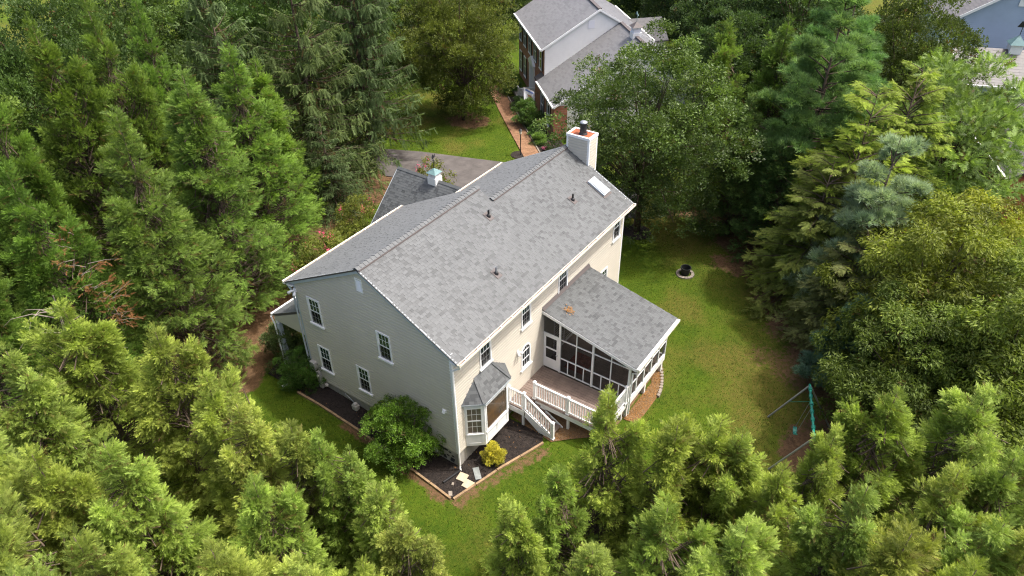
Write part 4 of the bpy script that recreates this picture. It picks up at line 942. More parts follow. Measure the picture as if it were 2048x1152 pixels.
part(MB().tube([(0.0, 6.3, 0.05), (-0.15, 6.3, 0.05), (-0.15, 6.0, -0.08), (-0.2, 5.75, -0.12)], 0.02, 7), 'pipe', 'grey_metal', gm)
part(MB().box(-0.36, -0.12, 5.48, 5.78, -0.46, -0.16), 'body', 'meter_grey', gm, bevel=0.05)
part(MB().lathe([(0.10, 0), (0.11, 0.05), (0.05, 0.1)], 12, (-0.24, 5.63, -0.158)), 'regulator', 'meter_grey', gm, smooth=True)
part(MB().tube([(-0.24, 5.63, -0.46), (-0.24, 5.63, -0.75)], 0.025, 7), 'riser', 'grey_metal', gm)
# ------------------------------------------------------------------ swing set
bar0 = Vector((10.37, -10.81, 1.32)); bar1 = Vector((7.53, -11.82, 1.32)); bd = (bar1-bar0).normalized(); pp = Vector((-bd.y, bd.x, 0))
if pp.y < 0: pp = -pp
sw = thing('swing_set', (9.0, -11.3, -0.88), 'metal swing set with green top bar and one swing at the lawn edge', 'swing set')
part(MB().tube([bar0-bd*0.1, bar1+bd*0.1], 0.05, 10), 'top_bar', 'green_paint', sw)
for i in range(7):
    p = bar0.lerp(bar1, 0.06+0.148*i); part(MB().tube([p-bd*0.09, p-bd*0.085, p+bd*0.085, p+bd*0.09], [0.03, 0.078, 0.078, 0.03], 12), 'sleeve', 'green_paint', sw)
for b in (bar0, bar1):
    for s in (1, -1):
        f = b+pp*1.32*s; f.z = gz(f.x, f.y)-0.05; part(MB().tube([b+pp*0.03*s, f], 0.042, 8), 'leg', 'grey_metal', sw)
a, b = bar0.lerp(bar1, 0.28), bar0.lerp(bar1, 0.42); sc_ = (a+b)/2; sc_ = Vector((sc_.x, sc_.y, -0.36))+pp*0.28
for p, s in ((a, -1), (b, 1)): part(MB().tube([p, sc_-bd*0.2*s*-1], 0.012, 5), 'chain', 'grey_metal', sw)
m = MB(); N = 8
for i in range(N):
    t0, t1 = i/N-0.5, (i+1)/N-0.5; q0 = sc_+bd*0.46*t0+Vector((0, 0, -0.12+0.45*t0*t0)); q1 = sc_+bd*0.46*t1+Vector((0, 0, -0.12+0.45*t1*t1)); m.beam(q0, q1, 0.02, 0.16, pp)
part(m, 'seat', 'green_paint', sw)
a = bar0.lerp(bar1, 0.30); part(MB().tube([a+Vector((0, 0, -.03)), bar0+pp*0.66+Vector((0, 0, -1.1))], 0.012, 5), 'rope', 'green_paint', sw)
# ------------------------------------------------------------------ pot on a stone ring in the lawn
o = MB(); n = 16
rg_ = thing('stone_ring', (18.0, -2.05, -0.9), 'low sandy stone ring around the black pot on the lawn', 'stone ring')
for i in range(n):
    t = 2*math.pi*i/n; t2 = 2*math.pi*(i+0.88)/n
    part(MB().hexa([(18+0.34*math.cos(t), -2.05+0.34*math.sin(t), -0.95), (18+0.52*math.cos(t), -2.05+0.52*math.sin(t), -0.95), (18+0.52*math.cos(t2), -2.05+0.52*math.sin(t2), -0.95), (18+0.34*math.cos(t2), -2.05+0.34*math.sin(t2), -0.95), (18+0.34*math.cos(t), -2.05+0.34*math.sin(t), -0.80), (18+0.51*math.cos(t), -2.05+0.51*math.sin(t), -0.81), (18+0.51*math.cos(t2), -2.05+0.51*math.sin(t2), -0.81), (18+0.34*math.cos(t2), -2.05+0.34*math.sin(t2), -0.80)]), 'stone', 'stone', rg_)
pt_ = MB().lathe([(0.22, 0), (0.27, 0.40), (0.30, 0.41), (0.30, 0.46), (0.26, 0.46), (0.22, 0.12), (0.02, 0.10)], 24, (0, 0, 0)).build('garden_pot', 'black_plastic'); pt_.location = (18.0, -2.05, -0.86); tag(pt_, 'round black pot standing inside the stone ring on the lawn', 'pot')
# stone border by the porch corner
sb = thing('stone_border', (10.3, -4.4, -0.88), 'curved border of tan stones beyond the porch corner', 'stone border')
for i in range(13):
    t = i/12; x = 8.4+2.2*t; y = -5.0+1.0*t*t+0.1*math.sin(t*3)
    part(MB().box(x-0.085, x+0.085, y-0.07, y+0.07, -0.92, -0.77+random.uniform(-.02, .02)), 'stone', 'stone', sb, bevel=0.02)

# ------------------------------------------------------------------ neighbouring brick house
NU = Vector((0.688, 0.725, 0)).normalized(); NV = Vector((NU.y, -NU.x, 0)); NO = Vector((29.2, 13.75, 0)); NZ = -1.42
nh = empty('neighbour_house', (NO.x, NO.y, NZ)); nh.rotation_euler = (0, 0, math.atan2(NU.y, NU.x)); tag(nh, 'brick fronted house with white siding and weathered grey roof behind the driveway', 'house')
# local frame: x along the facade (away), y = -depth, z from the ground
def N(mb, name, m, parent=None, **k):
    return mb.build(name, m, parent or nh, **k)
EZ, ME, GRZ, MRZ = 2.92, 5.62, 7.07, 8.22      # eaves and ridges above ground
gd, md0, md1 = 6.7, 0.6, 9.2
N(MB().prism([(0.2, -0.15, 0), (0.2, -13.2, 0), (0.2, -13.2, EZ), (0.2, -gd, GRZ-0.15), (0.2, -0.15, EZ)], (5.1, 0, 0)), 'wall', 'siding_white')
N(MB().box(0.19, 6.1, -0.149, -0.05, 0, EZ-0.1), 'brick_front', 'brick')
N(MB().box(0.10, 0.19, -1.1, -0.05, 0, EZ-0.1), 'brick_return', 'brick_side')
N(MB().prism([(5.31, -md0-.1, 0), (5.31, -md1, 0), (5.31, -md1, ME), (5.31, -(md0+md1)/2, MRZ-0.15), (5.31, -md0-.1, ME)], (9.5, 0, 0)), 'wall', 'siding_white')
N(MB().box(5.31, 14.8, -md0-0.099, -md0, 0, ME-0.12), 'brick_front', 'brick')
# white lap siding on the gable of the tall block
frN = Matrix(((0, 1, 0, 0), (-1, 0, 0, 0), (0, 0, 1, 0), (0, 0, 0, 1))); frN = Matrix.Identity(4)
sw_ = N(MB().box(5.295, 5.30, -md1, -md0, 2.9, 2.95), 'gable_siding', 'siding_white')
z = 2.4
while z < MRZ-0.25:
    zt = z+0.14; lim = lambda q: max(0, (q-ME)/0.605)
    y0a, y1a, y0b, y1b = -md0-lim(z), -md1+lim(z), -md0-lim(zt), -md1+lim(zt)
    N(MB().hexa([(5.309, y0a, z), (5.309, y1a, z), (5.275, y1a, z), (5.275, y0a, z), (5.309, y0b, zt), (5.309, y1b, zt), (5.30, y1b, zt), (5.30, y0b, zt)]), 'siding_board', 'siding_white', sw_); z = zt
N(MB().box(5.25, 5.30, -4.55, -4.05, 6.75, 7.35), 'attic_vent', 'cloth_white')
def nroof(x0, x1, ya, yr, yb, ez, rzz, seed):
    o = N(MB().prism([(x0, ya, ez), (x0, yr, rzz), (x0, yb, ez), (x0, yb, ez-0.1), (x0, yr, rzz-0.12), (x0, ya, ez-0.1)], (x1-x0, 0, 0)), 'roof', 'shingle_old')
    mw = nh.matrix_basis.copy()
    t = shingle_tabs([(x0-.02, ya, ez+.002), (x1+.02, ya, ez+.002), (x1+.02, yr, rzz+.002), (x0-.02, yr, rzz+.002)], (1, 0, 0), expo=0.16, wmin=0.25, wmax=0.6, seed=seed, tmul=.6) + shingle_tabs([(x0-.02, yb, ez+.002), (x1+.02, yb, ez+.002), (x1+.02, yr, rzz+.002), (x0-.02, yr, rzz+.002)], (1, 0, 0), expo=0.16, wmin=0.25, wmax=0.6, seed=seed+1, tmul=.6)
    build_shingles(t, o, material='shingle_old')
    N(MB().box(x0-0.03, x1+0.03, yr-0.14, yr+0.14, rzz-0.03, rzz+0.045), 'ridge_cap', 'flashing', o)
    for y in (ya, yb):
        s = 1 if y == ya else -1; N(MB().box(x0-0.03, x1+0.03, y+0.005*s, y+0.14*s, ez-0.15, ez-0.01), 'gutter', 'white_trim', o)
        a, b = Vector((x0-0.02, y, ez)), Vector((x0-0.02, yr, rzz)); dz = Vector((0, 0, 0.17))
        N(MB().prism([a-dz, b-dz, b-Vector((0, 0, .005)), a-Vector((0, 0, .005))], (-0.05, 0, 0)), 'rake_board', 'white_trim', o)
    return o
nroof(-0.05, 5.29, 0.0, -gd, -13.4, EZ, GRZ, 61)
nroof(5.18, 15.0, -md0+0.3, -(md0+md1)/2, -md1-0.3, ME-0.15, MRZ, 63)
N(MB().prism([(5.3, 0.0, EZ-0.1), (6.2, 0.0, EZ-0.1), (6.2, -md0+0.03, EZ+0.28), (5.3, -md0+0.03, EZ+0.28)], (0, 0, 0.1)), 'roof_return', 'flashing')
# rear wing
N(MB().prism([(8.0, -md1-.01, 0), (11.4, -md1-.01, 0), (11.4, -md1-.01, 4.6), (9.7, -md1-.01, 5.7), (8.0, -md1-.01, 4.6)], (0, -2.4, 0)), 'wall', 'siding_white')
rw = N(MB().prism([(7.7, -md1+0.6, 4.5), (9.7, -md1+0.6, 5.85), (11.7, -md1+0.6, 4.5), (11.7, -md1+0.6, 4.4), (9.7, -md1+0.6, 5.73), (7.7, -md1+0.6, 4.4)], (0, -3.3, 0)), 'roof', 'wing_roof')
# windows with shutters on the brick front
def nwin(x, z0, h, y0, w=0.8):
    o = empty('window', parent=nh); fr = frame((0, y0, 0), (1, 0, 0), (0, 1, 0)); c = 0.07
    m = MB(); m.frame = fr; m.box(x, x+c, 0.001, 0.06, z0, z0+h).box(x+w-c, x+w, 0.001, 0.06, z0, z0+h).box(x+c, x+w-c, 0.001, 0.06, z0+h-c, z0+h).box(x-0.05, x+w+0.05, 0.001, 0.09, z0-0.06, z0).box(x+c, x+w-c, 0.001, 0.05, z0+h/2-.025, z0+h/2+.025).build('frame', 'white_trim', o)
    m = MB(); m.frame = fr; m.box(x+c, x+w-c, 0.001, 0.02, z0, z0+h-c).build('pane', 'glass', o)
    for xa in (x-0.36, x+w+0.04):
        m = MB(); m.frame = fr; m.box(xa+.1 if xa < x else xa, (xa+.1 if xa < x else xa)+0.22, 0.001, 0.045, z0-0.02, z0+h); 
        for k in range(8): m.box((xa+.1 if xa < x else xa)+0.03, (xa+.1 if xa < x else xa)+0.19, 0.0452, 0.055, z0+0.06+k*h/8.6, z0+0.06+k*h/8.6+h/14)
        m.build('shutter', 'shutter', o)
for x in (1.2, 3.2): nwin(x, 0.75, 1.75, -0.05)
for x in (6.1, 8.0, 9.9, 11.8, 13.5): nwin(x, 3.45, 1.6, -md0)
for x in (6.1, 11.8, 13.5): nwin(x, 0.75, 1.75, -md0)
e = empty('entrance', parent=nh); fr = frame((0, -md0, 0), (1, 0, 0), (0, 1, 0))
m = MB(); m.frame = fr; m.box(8.5, 8.72, 0.001, 0.14, 0.35, 2.75).box(10.0, 10.22, 0.001, 0.14, 0.35, 2.75).box(8.45, 10.27, 0.001, 0.18, 2.751, 2.95).prism([(8.35, 0.001, 2.951), (10.37, 0.001, 2.951), (9.36, 0.001, 3.55)], (0, 0.22, 0)).build('surround', 'white_trim', e)
m = MB(); m.frame = fr; m.box(8.72, 10.0, 0.001, 0.05, 0.35, 2.75).build('door', 'cloth_white', e)
m = MB(); m.frame = fr; m.box(8.0, 10.7, 0.0, 1.5, 0, 0.34).build('stoop', 'concrete', e)
rl = empty('porch_railing', parent=nh)
for (a, b) in (((8.0, -md0+1.45, 0.34), (8.0, -md0+0.1, 0.34)), ((8.0, -md0+1.45, 0.34), (8.7, -md0+1.45, 0.34))):
    a = Vector(a); b = Vector(b); u = Vector((0, 0, 1))
    MB().beam(a+u*0.95, b+u*0.95, 0.07, 0.06).beam(a+u*0.1, b+u*0.1, 0.06, 0.05).build('rail', 'white_trim', rl)
    MB().box(a.x-.06, a.x+.06, a.y-.06, a.y+.06, 0.3, 1.4).build('post', 'white_trim', rl)
    for i in range(5):
        p = a.lerp(b, i/5); q = a.lerp(b, (i+1)/5)
        MB().beam(p+u*.13, q+u*.92, 0.03, 0.03).build('lattice_bar', 'white_trim', rl); MB().beam(p+u*.92, q+u*.13, 0.03, 0.03).build('lattice_bar', 'white_trim', rl)
c2 = empty('cupola', parent=nh); x, y, z = 1.9, -gd, GRZ
MB().box(x-.34, x+.34, y-.34, y+.34, z-.5, z+.25).build('base', 'white_trim', c2); MB().box(x-.28, x+.28, y-.28, y+.28, z+.251, z+.60).build('lantern', 'cloth_white', c2)
MB().box(x-.38, x+.38, y-.38, y+.38, z+.601, z+.66).build('cornice', 'white_trim', c2)
m = MB(); e_ = .42; T = (x, y, z+1.02)
for p, q in (((x-e_, y-e_), (x+e_, y-e_)), ((x+e_, y-e_), (x+e_, y+e_)), ((x+e_, y+e_), (x-e_, y+e_)), ((x-e_, y+e_), (x-e_, y-e_))): m.poly([(*p, z+.661), (*q, z+.661), T])
m.build('cupola_roof', 'flashing', c2); MB().tube([(x, y, z+1.0), (x, y, z+1.7)], .02, 6).prism([(x-.3, y, z+1.5), (x+.3, y, z+1.5), (x+.1, y, z+1.72)], (0, .03, 0)).build('weather_vane', 'copper_green', c2)
# house flag on a short pole
def nl(x, y, z): return Vector((NO.x, NO.y, NZ)) + NU*x - NV*(y) * 1.0 + Vector((0, 0, z))
fl = thing('house_flag', tuple(nl(4.6, 0.0, 2.1)), 'white and blue house flag with a dog print on a short pole', 'flag')
p0, p1 = nl(4.6, 0.0, 2.1), nl(4.3, 1.3, 2.9); part(MB().tube([p0, p1], 0.02, 6), 'pole', 'bark_pale', fl)
hd = (p1-p0).normalized(); ha = p0.lerp(p1, 0.3); hb = p1
def fq(u_, v_, off=0.0):
    p = ha.lerp(hb, u_)+Vector((0, 0, -1.25*v_)); return p - NU*(0.05*math.sin(u_*5+v_*2)+off)
def fpatch(u0, u1, v0, v1, name, mt, off, n=5):
    m = MB()
    for i in range(n):
        for j in range(n):
            a, b = u0+(u1-u0)*i/n, u0+(u1-u0)*(i+1)/n; c, d = v0+(v1-v0)*j/n, v0+(v1-v0)*(j+1)/n
            m.hexa([fq(a, c, off), fq(b, c, off), fq(b, d, off), fq(a, d, off), fq(a, c, off+.004), fq(b, c, off+.004), fq(b, d, off+.004), fq(a, d, off+.004)])
    part(m, name, mt, fl)
fpatch(0, 1, 0, 1, 'cloth', 'cloth_white', 0.0); fpatch(0.12, 0.85, 0.06, 0.18, 'lettering_band', 'cloth_blue', 0.006)
m = MB()
for cu_, cv_, ru, rv in ((0.5, 0.48, 0.17, 0.14), (0.34, 0.40, 0.06, 0.10), (0.66, 0.40, 0.06, 0.10), (0.5, 0.74, 0.26, 0.16)):
    m.poly([fq(cu_+ru*math.cos(t*.5236), cv_+rv*math.sin(t*.5236), 0.008+0.001*(cv_ > .7)) for t in range(12)])
part(m, 'dog_print', 'cloth_tan', fl)
m = MB().poly([fq(0.5+0.10*math.cos(t*.5236), 0.54+0.07*math.sin(t*.5236), 0.0125) for t in range(12)]); part(m, 'muzzle_print', 'cloth_white', fl)
# brick path with individual bricks
pa, pb = Vector((25.2, 12.75, 0)), Vector((36.0, 24.2, 0)); pd = (pb-pa).normalized(); pn = Vector((pd.y, -pd.x, 0)); PL = (pb-pa).length; hw = 0.62
bp_ = sheet('brick_path', [tuple((pa+pn*hw)[:2]), tuple((pb+pn*hw)[:2]), tuple((pb-pn*hw)[:2]), tuple((pa-pn*hw)[:2])], 'rust', 0.05, 0.5)
mat('brick_paver', (0.27, 0.155, 0.088), 0.9, 0.15, vcol=(0.18, 0.10, 0.058), vscale=2.2)
V = []; F = []; rr = random.Random(5); t = 0.0; row = 0
while t < PL:
    x = -hw - (0.1 if row % 2 else 0)
    while x < hw:
        a, b = max(x+0.004, -hw), min(x+0.196, hw)
        if b-a > 0.03:
            k = len(V); h = 0.078+rr.uniform(-.006, .006)
            for (s, q) in ((a, t+.004), (b, t+.004), (b, t+.096), (a, t+.096)):
                p = pa+pd*q+pn*s; V.append((p.x, p.y, gz(p.x, p.y)+0.045))
            for i in range(4): V.append((V[k+i][0], V[k+i][1], V[k+i][2]+h-0.045))
            F += [(k+4, k+5, k+6, k+7)]+[(k+i, k+(i+1) % 4, k+4+(i+1) % 4, k+4+i) for i in range(4)]
        x += 0.2
    t += 0.1; row += 1
o = np_mesh('bricks', np.array(V), np.array(F), 'brick_paver', bp_); o['kind'] = 'stuff'
NB = [tuple((pa+pd*1.0+pn*0.75)[:2]), tuple((pa+pd*13+pn*0.75)[:2]), tuple((pa+pd*13+pn*2.6)[:2]), tuple((pa+pd*1.0+pn*2.9)[:2])]
sheet('flower_bed', NB, 'mulch', 0.04, 0.5)
ed = thing('brick_edging', tuple(pa+pd*1+pn*0.7+Vector((0, 0, gz(26, 13.5)))), 'pale brick edging between the brick path and flower bed', 'edging')
for i in range(60):
    p = pa+pd*(1.0+i*0.2)+pn*0.70; z = gz(p.x, p.y); part(MB().beam(p+Vector((0, 0, z+0.06)), p+pd*0.17+Vector((0, 0, z+0.06)), 0.09, 0.14), 'brick', 'stone', ed)
for i in range(9):
    p = pa+pd*1.0+pn*(0.75+i*0.2); z = gz(p.x, p.y); part(MB().beam(p+Vector((0, 0, z+0.06)), p+pn*0.17+Vector((0, 0, z+0.06)), 0.09, 0.14), 'brick', 'rust', ed)
# garden lamp post
lx, ly = 25.55, 14.25; lz = gz(lx, ly)
lmp = thing('lamp_post', (lx, ly, lz), 'black garden lamp post beside the brick path', 'lamp post')
part(MB().lathe([(0.07, 0), (0.06, 0.1), (0.035, 0.16), (0.035, 1.65), (0.05, 1.67), (0.05, 1.70)], 10, (lx, ly, lz)), 'post', 'black_metal', lmp)
part(MB().lathe([(0.07, 1.70), (0.11, 1.95), (0.11, 1.96)], 6, (lx, ly, lz)), 'glass', 'lamp_glass', lmp)
part(MB().lathe([(0.15, 1.961), (0.13, 1.99), (0.04, 2.08), (0.02, 2.14)], 8, (lx, ly, lz)), 'cap', 'black_metal', lmp)
sheet('mulch_ring', [(lx+0.75*math.cos(t*0.5236), ly+0.75*math.sin(t*0.5236)) for t in range(12)], 'mulch', 0.045, 0.4)
# ------------------------------------------------------------------ pale blue house far right and brown roofed house
def simple_house(name, origin, ang, parts_fn, label):
    h = empty(name, origin); h.rotation_euler = (0, 0, ang); tag(h, label, 'house'); parts_fn(h); return h
def lap(h, pts_lim, x, z0, z1, mt, step=0.16):
    z = z0
    w = MB().box(x+0.002, x+0.012, pts_lim(z0)[0], pts_lim(z0)[1], z0, z0+0.01).build('siding', mt, h)
    while z < z1:
        zt = min(z+step, z1); a, b = pts_lim(z); c, d = pts_lim(zt)
        MB().hexa([(x, a, z), (x, b, z), (x-0.035, b, z), (x-0.035, a, z), (x, c, zt), (x, d, zt), (x-0.006, d, zt), (x-0.006, c, zt)]).build('siding_board', mt, w); z = zt
def blue(h):
    # gable facing local -x; width along y
    MB().prism([(0, -5.5, 0), (0, 5.5, 0), (0, 5.5, 5.6), (0, 0, 9.1), (0, -5.5, 5.6)], (9, 0, 0)).build('wall', 'siding_blue', h)
    lap(h, lambda z: (-5.5+max(0, (z-5.6)/0.636), 5.5-max(0, (z-5.6)/0.636)), -0.001, 0.1, 8.9, 'siding_blue')
    o = MB().prism([(-0.3, -5.9, 5.45), (-0.3, 0, 9.25), (-0.3, 5.9, 5.45), (-0.3, 5.9, 5.3), (-0.3, 0, 9.1), (-0.3, -5.9, 5.3)], (9.6, 0, 0)).build('roof', 'shingle_brown', h)
    build_shingles(shingle_tabs([(-.3, 5.9, 5.46), (9.3, 5.9, 5.46), (9.3, 0, 9.26), (-.3, 0, 9.26)], (1, 0, 0), expo=.3, wmin=.4, wmax=1., seed=71), o, 'shingle_brown')
    for s in (1, -1): MB().prism([(-0.36, s*5.9, 5.2), (-0.36, 0, 9.0), (-0.36, 0, 9.26), (-0.36, s*5.9, 5.46)], (0.055, 0, 0)).build('rake_board', 'white_trim', h)
    MB().box(-0.09, -0.04, -0.3, 0.5, 7.2, 8.0).build('attic_vent', 'white_trim', h)
    for y in (5.5, -5.5): MB().box(-0.06, 0.1, y-0.1, y+0.1, 0, 5.5).build('corner_board', 'white_trim', h)
    # lower wing in front
    MB().prism([(-6.0, -5.5, 0), (-6.0, 4.8, 0), (-6.0, 4.8, 2.7), (-3.0, 4.8, 4.4), (-0.05, 4.8, 2.7), (-0.05, 4.8, 0), (-0.05, -5.5, 0)][0:6], (0, -10.0, 0)).build('wing', 'siding_blue', h)
    w = MB().prism([(-6.3, 5.1, 2.6), (-3.0, 5.1, 4.55), (-0.06, 5.1, 2.7), (-0.06, 5.1, 2.55), (-3.0, 5.1, 4.4), (-6.3, 5.1, 2.45)], (0, -10.6, 0)).build('wing_roof', 'shingle_brown', h)
    build_shingles(shingle_tabs([(-6.3, 5.1, 2.61), (-6.3, -5.5, 2.61), (-3, -5.5, 4.56), (-3, 5.1, 4.56)], (0, 1, 0), expo=.3, wmin=.4, wmax=1., seed=72), w, 'shingle_brown')
    MB().prism([(-6.35, 5.11, 2.4), (-3.0, 5.11, 4.36), (-3.0, 5.11, 4.58), (-6.35, 5.11, 2.62)], (0, .05, 0)).prism([(-0.08, 5.11, 2.5), (-2.99, 5.11, 4.36), (-2.99, 5.11, 4.58), (-0.08, 5.11, 2.72)], (0, .05, 0)).build('wing_rake_board', 'white_trim', h)
    MB().box(-6.45, -6.31, -5.5, 5.1, 2.45, 2.6).build('gutter', 'white_trim', h)
    x, y, z = -3.0, 0.6, 4.55
    MB().box(x-.45, x+.45, y-.45, y+.45, z-.4, z+.5).build('cupola', 'white_trim', h)
    m = MB(); T = (x, y, z+1.2)
    for p, q in (((x-.6, y-.6), (x+.6, y-.6)), ((x+.6, y-.6), (x+.6, y+.6)), ((x+.6, y+.6), (x-.6, y+.6)), ((x-.6, y+.6), (x-.6, y-.6))): m.poly([(*p, z+.501), (*q, z+.501), T])
    m.build('cupola_roof', 'copper_green', h)
    MB().tube([(x, y, z+1.1), (x, y, z+2.0)], .03, 6).prism([(x, y-.4, z+1.8), (x, y+.4, z+1.8), (x, y+.15, z+2.3), (x, y-.1, z+2.0)], (.04, 0, 0)).build('weather_vane', 'black_metal', h)
simple_house('blue_house', (60.5, -12.5, -2.0), math.radians(20), blue, 'pale blue sided house with white rake trim beyond the far trees')
def brown(h):
    MB().box(0, 9, -7, 0, 0, 3.3).build('wall', 'rust', h)
    o = MB().prism([(-0.3, 0.35, 3.3), (9.3, 0.35, 3.3), (9.3, -3.5, 5.6), (-0.3, -3.5, 5.6)], (0, 0, 0.12)).build('roof', 'shingle_brown', h)
    MB().prism([(-0.3, -7.35, 3.3), (9.3, -7.35, 3.3), (9.3, -3.51, 5.6), (-0.3, -3.51, 5.6)], (0, 0, 0.12)).build('roof', 'shingle_brown', h)
    build_shingles(shingle_tabs([(-.3, .36, 3.425), (9.3, .36, 3.425), (9.3, -3.5, 5.725), (-.3, -3.5, 5.725)], (1, 0, 0), expo=.22, wmin=.25, wmax=.7, seed=75), o, 'shingle_brown')
    MB().box(-0.3, 9.3, 0.37, 0.52, 3.22, 3.40).build('gutter', 'white_trim', h)
    for x in (1.0, 3.4, 6.2):
        o2 = empty('window', parent=h); MB().box(x, x+1, 0.001, 0.06, 1.3, 2.7).build('frame', 'white_trim', o2); MB().box(x+.08, x+.92, 0.0605, 0.07, 1.38, 2.62).build('pane', 'glass', o2)
simple_house('low_house', (34.2, -15.6, -1.4), math.atan2(1.67, 3.53), brown, 'low house with brown shingle roof and white gutter half hidden by trees')
# bins far behind the brick house
for k, (x, y, mt, lb) in enumerate(((57.0, 16.2, 'black_plastic', 'black wheelie bin at the dark wood edge, nearest the brick house'), (58.2, 15.2, 'green_paint', 'dark green bin at the wood edge'), (59.6, 14.6, 'black_plastic', 'black wheelie bin at the dark wood edge, farthest from the brick house'))):
    b = thing('bin', (x, y, gz(x, y)), lb, 'bin'); z = gz(x, y)
    part(MB().hexa([(x-.25, y-.25, z), (x+.25, y-.25, z), (x+.25, y+.25, z), (x-.25, y+.25, z), (x-.32, y-.32, z+.95), (x+.32, y-.32, z+.95), (x+.32, y+.32, z+.95), (x-.32, y+.32, z+.95)]), 'body', mt, b)
    part(MB().box(x-.35, x+.35, y-.35, y+.35, z+.951, z+1.03), 'lid', mt, b)
# ------------------------------------------------------------------ foliage
def norm(a): return a/np.maximum(np.linalg.norm(a, axis=-1, keepdims=True), 1e-9)
def rand_dirs(r, n): return norm(r.normal(size=(n, 3)))
def tpl_frond(r, pairs=6, ang=38, l0=0.44, hw=0.05, taper=0.62, zj=0.06):
    """feathery flat spray along +x: side shoots as slim triangles and a tip"""
    V = []; T = []; G = []
    for i in range(pairs):
        x = 0.08+0.84*i/pairs; l = l0*(1-taper*i/pairs)*r.uniform(0.85, 1.15)
        for s in (-1, 1):
            a = math.radians(ang+r.uniform(-7, 7)); k = len(V); z = r.uniform(-zj, zj)
            V += [(x-hw, 0, 0), (x+hw, 0, 0.004), (x+l*math.cos(a), s*l*math.sin(a), z)]; T.append((k, k+1, k+2)); G += [0.15, 0.15, 0.8]
    k = len(V); V += [(0.72, -hw*1.1, 0), (0.72, hw*1.1, 0), (1.08, 0, r.uniform(-zj, zj))]; T.append((k, k+1, k+2)); G += [0.3, 0.3, 1.0]
    return np.array(V), np.array(T), np.array(G)
def tpl_tuft(r, n=13, spread=0.9, hw=0.045):
    """brush of needles around +x"""
    V = []; T = []; G = []
    for i in range(n):
        ph = i*2.4+r.uniform(-.3, .3); sp = spread*math.sqrt((i+0.5)/n); d = np.array([1, sp*math.cos(ph), sp*math.sin(ph)]); d /= np.linalg.norm(d)
        side = np.cross(d, [r.uniform(-1, 1), r.uniform(-1, 1), r.uniform(-1, 1)]); side /= np.linalg.norm(side)+1e-9
        o = np.array([0.25*r.uniform(-.3, 1), 0, 0]); k = len(V); l = r.uniform(0.75, 1.0)
        V += [o-side*hw, o+side*hw, o+d*l]; T.append((k, k+1, k+2)); G += [0.1, 0.1, 0.9]
    return np.array(V), np.array(T), np.array(G)
def tpl_leaves(r, n=7, ls=0.42, droop=0.0, width=0.5, spread=0.55):
    """cluster of leaves: folded diamonds scattered around a twig along +x"""
    V = []; T = []; G = []
    for i in range(n):
        o = np.array([r.uniform(0, 0.9), r.uniform(-spread, spread)*.7, r.uniform(-spread, spread)*.45])
        d = np.array([r.uniform(.1, 1), r.uniform(-1, 1), r.uniform(-.6, .5)-droop]); d /= np.linalg.norm(d)
        n_ = np.array([r.uniform(-.5, .5), r.uniform(-.5, .5), 1.0]); b = np.cross(n_, d); b /= np.linalg.norm(b)
        n2 = np.cross(d, b); l = ls*r.uniform(0.75, 1.2); wd = l*width*0.5; k = len(V)
        V += [o, o+d*l*.5+b*wd+n2*wd*.25, o+d*l, o+d*l*.5-b*wd+n2*wd*.25]; T += [(k, k+1, k+2), (k, k+2, k+3)]; g = r.uniform(0, .8); G += [g*.6, g, g, g]
    return np.array(V), np.array(T), np.array(G)
class Crown:
    def __init__(s): s.P = []; s.D = []; s.N = []; s.S = []; s.W = []; s.tone = []; s.tip = []; s.dead = []; s.limb = MB()
    def add(s, P, D, N, S, W, tone, tip, dead):
        n = len(P); f = lambda a: np.broadcast_to(np.asarray(a, float), (n,))
        s.P.append(P); s.D.append(norm(D)); s.N.append(N); s.S.append(f(S)); s.W.append(f(W)); s.tone.append(f(tone)); s.tip.append(f(tip)); s.dead.append(f(dead))
    def mesh(s, name, tpls, material, r):
        P, D, N = np.concatenate(s.P), np.concatenate(s.D), np.concatenate(s.N)
        S, W, tone, tip, dead = (np.concatenate(a) for a in (s.S, s.W, s.tone, s.tip, s.dead))
        B = norm(np.cross(N, D)); N2 = np.cross(D, B)
        which = r.integers(0, len(tpls), len(P)); VV = []; TT = []; CC = []; off = 0
        for k, (tv, tt, tg) in enumerate(tpls):
            q = np.where(which == k)[0]
            if not len(q): continue
            v = P[q, None]+S[q, None, None]*(tv[None, :, 0:1]*D[q, None]+tv[None, :, 1:2]*(B[q]*W[q, None])[:, None]+tv[None, :, 2:3]*N2[q, None])
            t = tt[None]+(np.arange(len(q))*len(tv))[:, None, None]+off; off += len(q)*len(tv)
            c = np.zeros((len(q), len(tv), 4)); c[..., 0] = tone[q, None]; c[..., 1] = np.clip(tip[q, None]*(0.35+0.65*tg[None]), 0, 1); c[..., 2] = dead[q, None]; c[..., 3] = 1
            VV.append(v.reshape(-1, 3)); TT.append(t.reshape(-1, 3)); CC.append(c.reshape(-1, 4))
        o = np_mesh(name, np.concatenate(VV), np.concatenate(TT), material, None, {'fol': ('FLOAT_COLOR', np.concatenate(CC))})
        me = o.data; bpy.data.objects.remove(o); return me
    def limb_mesh(s, name, mt='bark'):
        o = s.limb.build(name, mt, smooth=True); me = o.data; bpy.data.objects.remove(o); return me
def frames_for(r, D, bias):
    """face normals for sprays: mostly turned to the bias direction"""
    n = bias+0.55*r.normal(size=D.shape); n = n-D*np.sum(n*D, -1, keepdims=True); return norm(n)
UPV = np.array([0, 0, 1.0])
